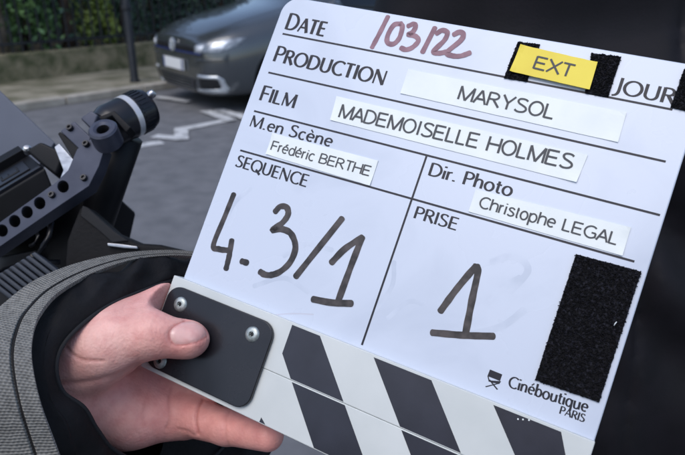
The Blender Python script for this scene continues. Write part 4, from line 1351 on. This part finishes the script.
# perforated arm; the holes are really cut
arm_o = plate_px('perforated_arm', [(-60, 262), (-60, 287), (0, 246.5), (62, 204), (89, 186), (99, 166), (105, 147), (92, 138), (77, 149), (68, 170), (56, 182), (0, 222)], .428, .011, M_anod, rig, 0)
cv, cf = [], []
HOLES = [(-11, 240), (2, 230.5), (14.6, 221), (27, 212), (39.6, 203), (63, 186.5)]
for hx, hy in HOLES:
    c = P(hx, hy, .428) - back * .004
    x, y, z = frame_to(back); b0 = len(cv); r = .0037
    for hgt in (0, .026):
        for k in range(24):
            a = 2 * math.pi * k / 24
            cv.append(c + z * hgt + (x * math.cos(a) + y * math.sin(a)) * r)
    cf += [tuple(b0 + k for k in range(24))[::-1], tuple(b0 + 24 + k for k in range(24))] + [(b0 + k, b0 + (k + 1) % 24, b0 + 24 + (k + 1) % 24, b0 + 24 + k) for k in range(24)]
cut = pydata('cutter', cv, cf, M_hole, None)
bm = bmesh.new(); bm.from_mesh(cut.data); bmesh.ops.recalc_face_normals(bm, faces=bm.faces); bm.to_mesh(cut.data); bm.free()
bake(arm_o, ('BOOLEAN', dict(operation='DIFFERENCE', solver='EXACT', object=cut)))
bpy.data.objects.remove(cut)
bevel(arm_o, .0006)
for hx, hy in HOLES:
    lathe('hole_rim', P(hx, hy, .428) + back * .0005, back, [(.0037, 0), (.0034, .0008), (.0034, .0095), (.0037, .0095)], M_hole, arm_o, seg=24)

# clamp block with slot, round boss, barrel
clamp = plate_px('clamp_block', [(60, 131), (74, 121), (91, 137), (87, 151), (80, 150)], .428, .016, M_anod, rig, .0008)
plate_px('clamp_slot', [(57.5, 133.5), (60, 131.5), (81, 149), (80, 158), (74, 161)], .430, .014, M_rigblk, rig, .0006)
plate_px('clamp_lug', [(80, 118), (91, 110.5), (98, 115), (92, 130)], .434, .014, M_anod, rig, .001)
ax = camvec(-.05, .62, .78)
bc = P(103, 130, .424)
boss = lathe('boss', bc - ax * .012, ax, [(.0040, .004), (.0040, .0125), (.0060, .0140), (.0085, .0138), (.0096, .0125), (.0098, 0), (0, 0)], M_anod, rig, seg=40)
lathe('boss_bore', bc - ax * .011, ax, [(.0039, .012), (.0033, .010), (.0033, .004), (0, .004)], M_hole, boss, seg=28)
bax = camvec(.60, .50, -.62).normalized()
rc = P(127.5, 117.5, .468)
R_ = .0158
barrel = lathe('barrel', rc - bax * .050, bax, [(0, .028), (R_ * .80, .028), (R_ * .90, .031), (R_ * .98, .034), (R_ * .98, .0455), (R_, .047), (R_, .0485), (R_ * .975, .049), (R_ * .975, .0535), (R_, .054), (R_, .064), (R_ * .92, .0675), (R_ * .5, .069), (0, .0692)], M_rigblk2, rig, seg=56)
lathe('silver_ring', rc - bax * .050, bax, [(R_ * .97, .0487), (R_ * 1.018, .049), (R_ * 1.018, .0532), (R_ * .97, .0537)], M_ring, barrel, seg=56)
pa = camvec(.76, .62, .1).normalized()
pp = P(140.5, 104, .470)
pin = lathe('locking_pin', pp - pa * .004, pa, [(0, 0), (.0034, 0), (.0034, .008), (.0027, .0085), (.0027, .0120), (.0030, .0125), (.0030, .0155), (.0022, .017), (0, .017)], M_rigblk, rig, seg=24)
lathe('pin_tip', pp + pa * .0086, pa, [(.0029, 0), (.0031, .001), (.0031, .0035), (.0024, .0048), (0, .0048)], M_steel, pin, seg=20)
plate_px('barrel_clamp', [(92, 119), (110, 112), (114, 110), (131, 127), (126, 133), (112, 116), (97, 123)], .440, .010, M_rigblk, rig, .0008)
# fasteners, grub screws and grip ridges
for x, y, dd in ((86, 144, .427), (70, 128, .4275), (84, 178, .4275), (52, 195, .4275)):
    hx_ = lathe('cap_screw', P(x, y, dd), back * -1, [(0, .0006), (.0011, .0006), (.0012, .0018), (.0020, .0018), (.0022, .0014), (.0022, -.001), (0, -.001)], M_rigblk2, rig, seg=20)
for k in range(30):
    a = 2 * math.pi * k / 30
    x_, y_, z_ = frame_to(bax)
    o_ = (x_ * math.cos(a) + y_ * math.sin(a))
    c0 = rc + bax * .0055 + o_ * (R_ * .99)
    t_ = z_.cross(o_) * .0006
    prism('ridge', [c0 - t_, c0 + t_, c0 + t_ + o_ * .0007, c0 - t_ + o_ * .0007], bax * .0075, M_rigblk2, barrel)
# rod running down behind the arm
tube('support_rod', [P(124, 136, .475), P(104, 196, .488), P(78, 275, .505)], .0138, M_rigblk, rig, seg=28)
tube('support_rod', [P(104, 150, .482), P(84, 210, .490), P(60, 280, .50)], .0085, M_rigblk2, rig, seg=24)
# camera body below the arm
bodyc = plate_px('camera_body', [(-60, 276), (0, 236), (60, 196), (92, 176), (100, 178), (90, 222), (70, 268), (48, 300), (-60, 340)], .480, .070, M_rigblk, rig, .003)
plate_px('body_ledge', [(-50, 284), (0, 256), (36, 250), (40, 256), (4, 268), (-50, 300)], .470, .012, M_rigblk2, rig, .001)
for x, y, r in ((51, 226, .0022), (33.5, 256.5, .0018), (41, 251, .0016)):
    lathe('rig_screw', P(x, y, .466), camvec(.1, .3, .95), [(0, 0), (r, 0), (r, .002), (r * .7, .003), (0, .003)], M_steel if r > .0019 else M_rigblk2, rig, seg=20)
tube('cable', [P(*q) for q in ((52, 222, .462), (49, 236, .458), (43, 246, .458), (38, 254, .460), (44, 262, .464), (60, 262, .47))], .0020, M_rigblk2, rig, seg=10)
tube('cable', [P(*q) for q in ((30, 246, .462), (36, 243, .458), (38, 236, .458), (35, 228, .462))], .0013, M_rigblk2, rig, seg=10)
# battery box in front of the grey panel
bx8 = [P(-40, 219, .448), P(45, 168, .448), P(62, 166, .452), P(62, 184, .452)]
box_top = [(-40, 219, .444), (45, 168, .444), (24, 150, .484), (-40, 186, .484)]
drop = camvec(.008, -.030, -.010)
bt = [P(*q) for q in box_top]
battery = hexa('battery_box', bt + [q + drop for q in bt], M_rigblk, rig, .0016)
def on_top(s, t, h=.0): # s along, t across the box top
    a = bt[0].lerp(bt[1], s); b = bt[3].lerp(bt[2], s)
    n = (bt[1] - bt[0]).cross(bt[3] - bt[0]).normalized()
    if n.dot(CL - bt[0]) < 0: n = -n
    return a.lerp(b, t) + n * h
def top_bar(name, s0, t0, s1, t1, h0, h1, mat, parent):
    q = [(s0, t0), (s1, t0), (s1, t1), (s0, t1)]
    return hexa(name, [on_top(a, b, h0) for a, b in q] + [on_top(a, b, h1) for a, b in q], mat, parent, .0004)
top_bar('box_rail', .02, .02, .98, .09, -.001, .0022, M_rigblk2, battery)
top_bar('box_inset', .30, .22, .88, .60, -.001, .0012, M_rigblk2, battery)
for s0, t0, s1, t1 in ((.55, .30, .78, .345), (.55, .30, .575, .46), (.755, .30, .78, .50), (.64, .30, .66, .42)):
    top_bar('inset_mark', s0, t0, s1, t1, .001, .0018, M_hole, battery)
top_bar('box_back_rail', .02, .72, .98, .95, -.001, .006, M_rigblk, battery)
plate_px('latch_block', [(25, 150), (40, 141), (57, 149), (62, 160), (56, 175), (46, 168)], .446, .025, M_rigblk, rig, .002)
lathe('latch_knob', P(27, 149, .448), camvec(.2, .5, .8), [(0, -.004), (.0026, -.004), (.0028, .001), (.0018, .0022), (0, .0024)], M_steel, rig, seg=20)
plate_px('steel_bracket', [(54, 147), (59, 143), (76, 162), (73, 172), (66, 184), (58, 183), (63, 170)], .440, .004, M_steel, rig, .0006)
# flat grey screen panel behind
plate_px('monitor_panel', [(-70, 22), (0, 90.5), (55, 143), (40, 165), (-70, 215)], .515, .010, M_panel, rig, .0012, vec=camvec(-.15, -.25, -.95))
# ribbed rubber grip
g0, g1 = np.array([-14, 281.]), np.array([30, 254.])
gr = plate_px('grip_core', [(-40, 296), (24, 257), (56, 274), (60, 296), (-40, 350)], .420, .030, M_rigblk, rig, .002)
for i in range(9):
    t = i / 8
    a = g0 + (g1 - g0) * t; s_ = (g1 - g0) / 8 * .80
    dn = np.array([27., 21.])
    q = [tuple(a), tuple(a + s_), tuple(a + s_ + dn), tuple(a + dn)]
    plate_px('rib', q, .414, .012, M_grip, gr, .0010)
    q = [tuple(a + dn * 1.03), tuple(a + s_ + dn * 1.03), tuple(a + s_ + dn * 2.0), tuple(a + dn * 2.0)]
    plate_px('rib', q, .4135, .012, M_grip, gr, .0010)
# padded black sling behind the strap, with a metal slide
sl_at = P(130, 280, .44)
sling = empty('sling_pad', sl_at, 'black padded sling with a bright metal slide, lying behind the grey webbing strap', 'sling')
pad = prism('pad', px3([(80, 204), (92, 214), (112, 232), (138, 243), (160, 244.5), (182, 249.5), (206, 262), (206, 320), (60, 320), (66, 240)], .435), camvec(.02, -.1, -1) * .022, M_coat, sling, .003)
prism('edge_band', px3([(82, 205), (88, 208), (114, 231), (128, 241), (112, 243), (100, 232), (80, 216)], .4335), camvec(0, -.1, -1) * .004, M_hem, sling, .001)
prism('metal_slide', px3([(107, 242.8), (118, 243.6), (137, 246.2), (138, 249), (122, 248), (107.5, 246)], .4315), camvec(0, -.2, -1) * .003, M_steel, sling, .0005)

# ------------------------------------------------------------------ person in the dark coat behind the slate
M_coat2 = material('dark_wool_coat', srgb(15, 14, 19), 0.6, vary=srgb(20, 18, 24), scale=30, bump=0.3, bump_scale=400, spec=.3)
M_trouser = material('dark_trousers', srgb(26, 27, 32), .8, vary=srgb(32, 33, 38), scale=30, bump=.2, bump_scale=300)
M_shoe = material('black_leather', srgb(18, 17, 17), .35)
M_face = material('face_skin', srgb(206, 158, 142), .5, sub=.1, vary=srgb(212, 150, 136), scale=30)
M_hair = material('dark_hair', srgb(38, 28, 22), .55, vary=srgb(54, 40, 30), scale=60, stretch=(1, 1, .1))
M_scarf = material('dark_red_scarf', srgb(62, 22, 30), .85, vary=srgb(48, 16, 24), scale=60, bump=.4, bump_scale=200)
PX, PY = 0.335, 0.80
crew = empty('person', (PX, PY, 0), 'person in a long black coat standing close behind the slate', 'person')
def body_mesh(name, fn, lo, hi, h, mat, parent, it=2):
    p = grid_points(lo, hi, h)
    V, Q = surface_nets(fn(p), np.array(lo), h)
    V = relax(V, Q, it, .5)
    me = bpy.data.meshes.new(name); me.from_pydata(V.tolist(), [], Q.tolist())
    return from_mesh(name, me, mat, parent, True)
# local frame: x to the picture's right, y away from the camera, z up; the chest faces the camera (-y)
def coat_fn(p):
    x, y, z = p[..., 0], p[..., 1], p[..., 2]
    t = np.clip((z - .62) / .9, 0, 1)
    d = cone(p, (-.12, .0, 1.36), (.12, .0, 1.36), .105, .105)
    d = smin(d, cone(p, (-.11, -.005, 1.18), (.11, -.005, 1.18), .140, .140), .06)
    d = smin(d, cone(p, (-.12, .0, .98), (.12, .0, .98), .145, .145), .08)
    d = smin(d, cone(p, (-.14, .0, .66), (.14, .0, .66), .165, .165), .08)
    d = smin(d, cone(p, (-.13, -.005, .82), (.13, -.005, .82), .155, .155), .06)
    for s in (-1, 1):
        arm = cone(p, (s * .205, .0, 1.40), (s * .285, .02, 1.12), .070, .062)
        arm = smin(arm, cone(p, (s * .285, .02, 1.12), (s * .19, -.05, .84), .062, .050), .03)
        d = smin(d, arm, .045)
    d = smin(d, cone(p, (0, .02, 1.44), (0, .01, 1.50), .085, .072), .04)
    d = np.maximum(d, .48 - z)
    # cloth folds: drag lines from the elbow to the pocket and loose vertical folds in the skirt
    f = np.sin(x * 55 + np.sin(z * 9) * 1.4 + y * 20) * np.clip((1.05 - z) / .3, 0, 1) * .008
    f = f + np.sin((z * 46 + x * 34 + np.sin(x * 17) * 1.2)) * np.exp(-((z - 1.02) / .14) ** 2) * .008
    f = f + np.sin(z * 30 - x * 22 + np.sin(z * 13)) * np.exp(-((z - 1.25) / .12) ** 2) * .0025
    op = np.exp(-((x - .015 - (z - 1) * .02) / .006) ** 2) * (y < 0) * .006          # the coat's overlapping front edge
    return d + f + op
body_mesh('coat', coat_fn, (-.40, -.26, .44), (.40, .24, 1.56), .006, M_coat2, crew)
def leg_fn(p):
    d = None
    for s in (-1, 1):
        e = cone(p, (s * .09, .0, .80), (s * .10, .005, .48), .092, .066)
        e = smin(e, cone(p, (s * .10, .005, .48), (s * .105, .02, .09), .066, .052), .02)
        d = e if d is None else np.minimum(d, e)
    d = np.maximum(d, .055 - p[..., 2])
    return d + np.sin(p[..., 2] * 60 + p[..., 0] * 20) * .0025
body_mesh('trousers', leg_fn, (-.24, -.14, .03), (.24, .16, .90), .008, M_trouser, crew)
for s in (-1, 1):
    def shoe_fn(p, s=s):
        d = cone(p, (s * .108, .05, .045), (s * .13, -.15, .038), .042, .036)
        return np.maximum(d, .002 - p[..., 2])
    body_mesh('shoe', shoe_fn, (s * .12 - .08, -.22, -.01), (s * .12 + .08, .12, .12), .006, M_shoe, crew)
def head_fn(p):
    d = ellipsoid(p, (0, .0, 1.655), (.076, .098, .112))
    d = smin(d, ellipsoid(p, (0, -.028, 1.595), (.055, .068, .062)), .03)
    d = smin(d, cone(p, (0, .015, 1.45), (0, .01, 1.58), .056, .054), .02)
    d = smin(d, cone(p, (0, -.096, 1.665), (0, -.118, 1.632), .008, .014), .012)
    for s in (-1, 1):
        d = smin(d, ellipsoid(p, (s * .078, .008, 1.645), (.010, .020, .032)), .006)
        d = np.maximum(d, -(ellipsoid(p, (s * .031, -.100, 1.662), (.017, .010, .009))))
        d = np.minimum(d, ellipsoid(p, (s * .031, -.080, 1.662), (.012, .012, .012)))
    q = np.sqrt((p[..., 0] / .026) ** 2 + ((p[..., 2] - 1.592) / .004) ** 2)
    d = d + .003 * np.exp(-q ** 2) * (p[..., 1] < 0)
    return d
body_mesh('head', head_fn, (-.11, -.14, 1.42), (.11, .12, 1.79), .004, M_face, crew)
def hair_fn(p):
    d = ellipsoid(p, (0, .014, 1.672), (.088, .106, .116))
    cutf = (p[..., 1] + .035) - (p[..., 2] - 1.66) * .75
    d = np.maximum(d, -cutf + .0)
    d = np.maximum(d, 1.56 - p[..., 2])
    return d + .003 * np.sin(p[..., 0] * 160 + p[..., 2] * 40)
body_mesh('hair', hair_fn, (-.12, -.14, 1.52), (.12, .16, 1.82), .005, M_hair, crew)
pts = [(.105 * math.cos(a), .005 + .095 * math.sin(a), 1.475 + .012 * math.sin(3 * a)) for a in np.linspace(0, 2 * math.pi, 40, endpoint=False)]
tube('scarf', pts, .034, M_scarf, crew, seg=14, closed=True, world=False)

# ------------------------------------------------------------------ body of the person holding the slate (stands behind the camera)
elbow = CL + CR @ Vector(R5.mean(0))
hb = holder.location
def loc_(v): return tuple(Vector(v) - hb)
def holder_coat(p):
    d = cone(p, loc_((-.13, -.42, 1.42)), loc_((.13, -.42, 1.42)), .10, .10)
    d = smin(d, cone(p, loc_((-.11, -.42, 1.20)), loc_((.11, -.42, 1.20)), .135, .135), .06)
    d = smin(d, cone(p, loc_((-.11, -.42, .80)), loc_((.11, -.42, .80)), .15, .15), .10)
    d = smin(d, cone(p, loc_((-.21, -.41, 1.44)), loc_(elbow + Vector((-.03, -.05, 0))), .075, .062), .03)
    d = smin(d, cone(p, loc_((.21, -.41, 1.44)), loc_((.29, -.36, 1.14)), .075, .06), .03)
    d = smin(d, cone(p, loc_((.29, -.36, 1.14)), loc_((.10, -.17, 1.25)), .06, .045), .02)
    d = np.maximum(d, (.62 - hb.z) - p[..., 2])
    return d + .004 * np.sin(p[..., 2] * 40 + p[..., 0] * 25)
body_mesh('coat', holder_coat, tuple(np.array(loc_((-.48, -.62, .58)))), tuple(np.array(loc_((.42, .10, 1.60)))), .009, M_coat2, holder)
def holder_legs(p):
    q = p + np.array(hb, np.float32) - np.array((0, -.42, 0), np.float32)
    return leg_fn(q)
body_mesh('trousers', holder_legs, loc_((-.24, -.56, .03)), loc_((.24, -.26, .90)), .01, M_trouser, holder)
for s in (-1, 1):
    def hs(p, s=s):
        q = p + np.array(hb, np.float32) - np.array((0, -.42, 0), np.float32)
        q = q * np.array((1, -1, 1), np.float32)
        return np.maximum(cone(q, (s * .108, .05, .045), (s * .13, -.15, .038), .042, .036), .002 - q[..., 2])
    body_mesh('shoe', hs, loc_((s * .12 - .08, -.55, -.01)), loc_((s * .12 + .08, -.20, .12)), .008, M_shoe, holder)
def flip_head(fn):
    def g(p):
        q = p + np.array(hb, np.float32) - np.array((0, -.42, .03), np.float32)
        return fn(q * np.array((1, -1, 1), np.float32))
    return g
body_mesh('head', flip_head(head_fn), loc_((-.11, -.54, 1.45)), loc_((.11, -.28, 1.82)), .006, M_face, holder)
body_mesh('hair', flip_head(hair_fn), loc_((-.12, -.58, 1.55)), loc_((.12, -.28, 1.85)), .006, M_hair, holder)
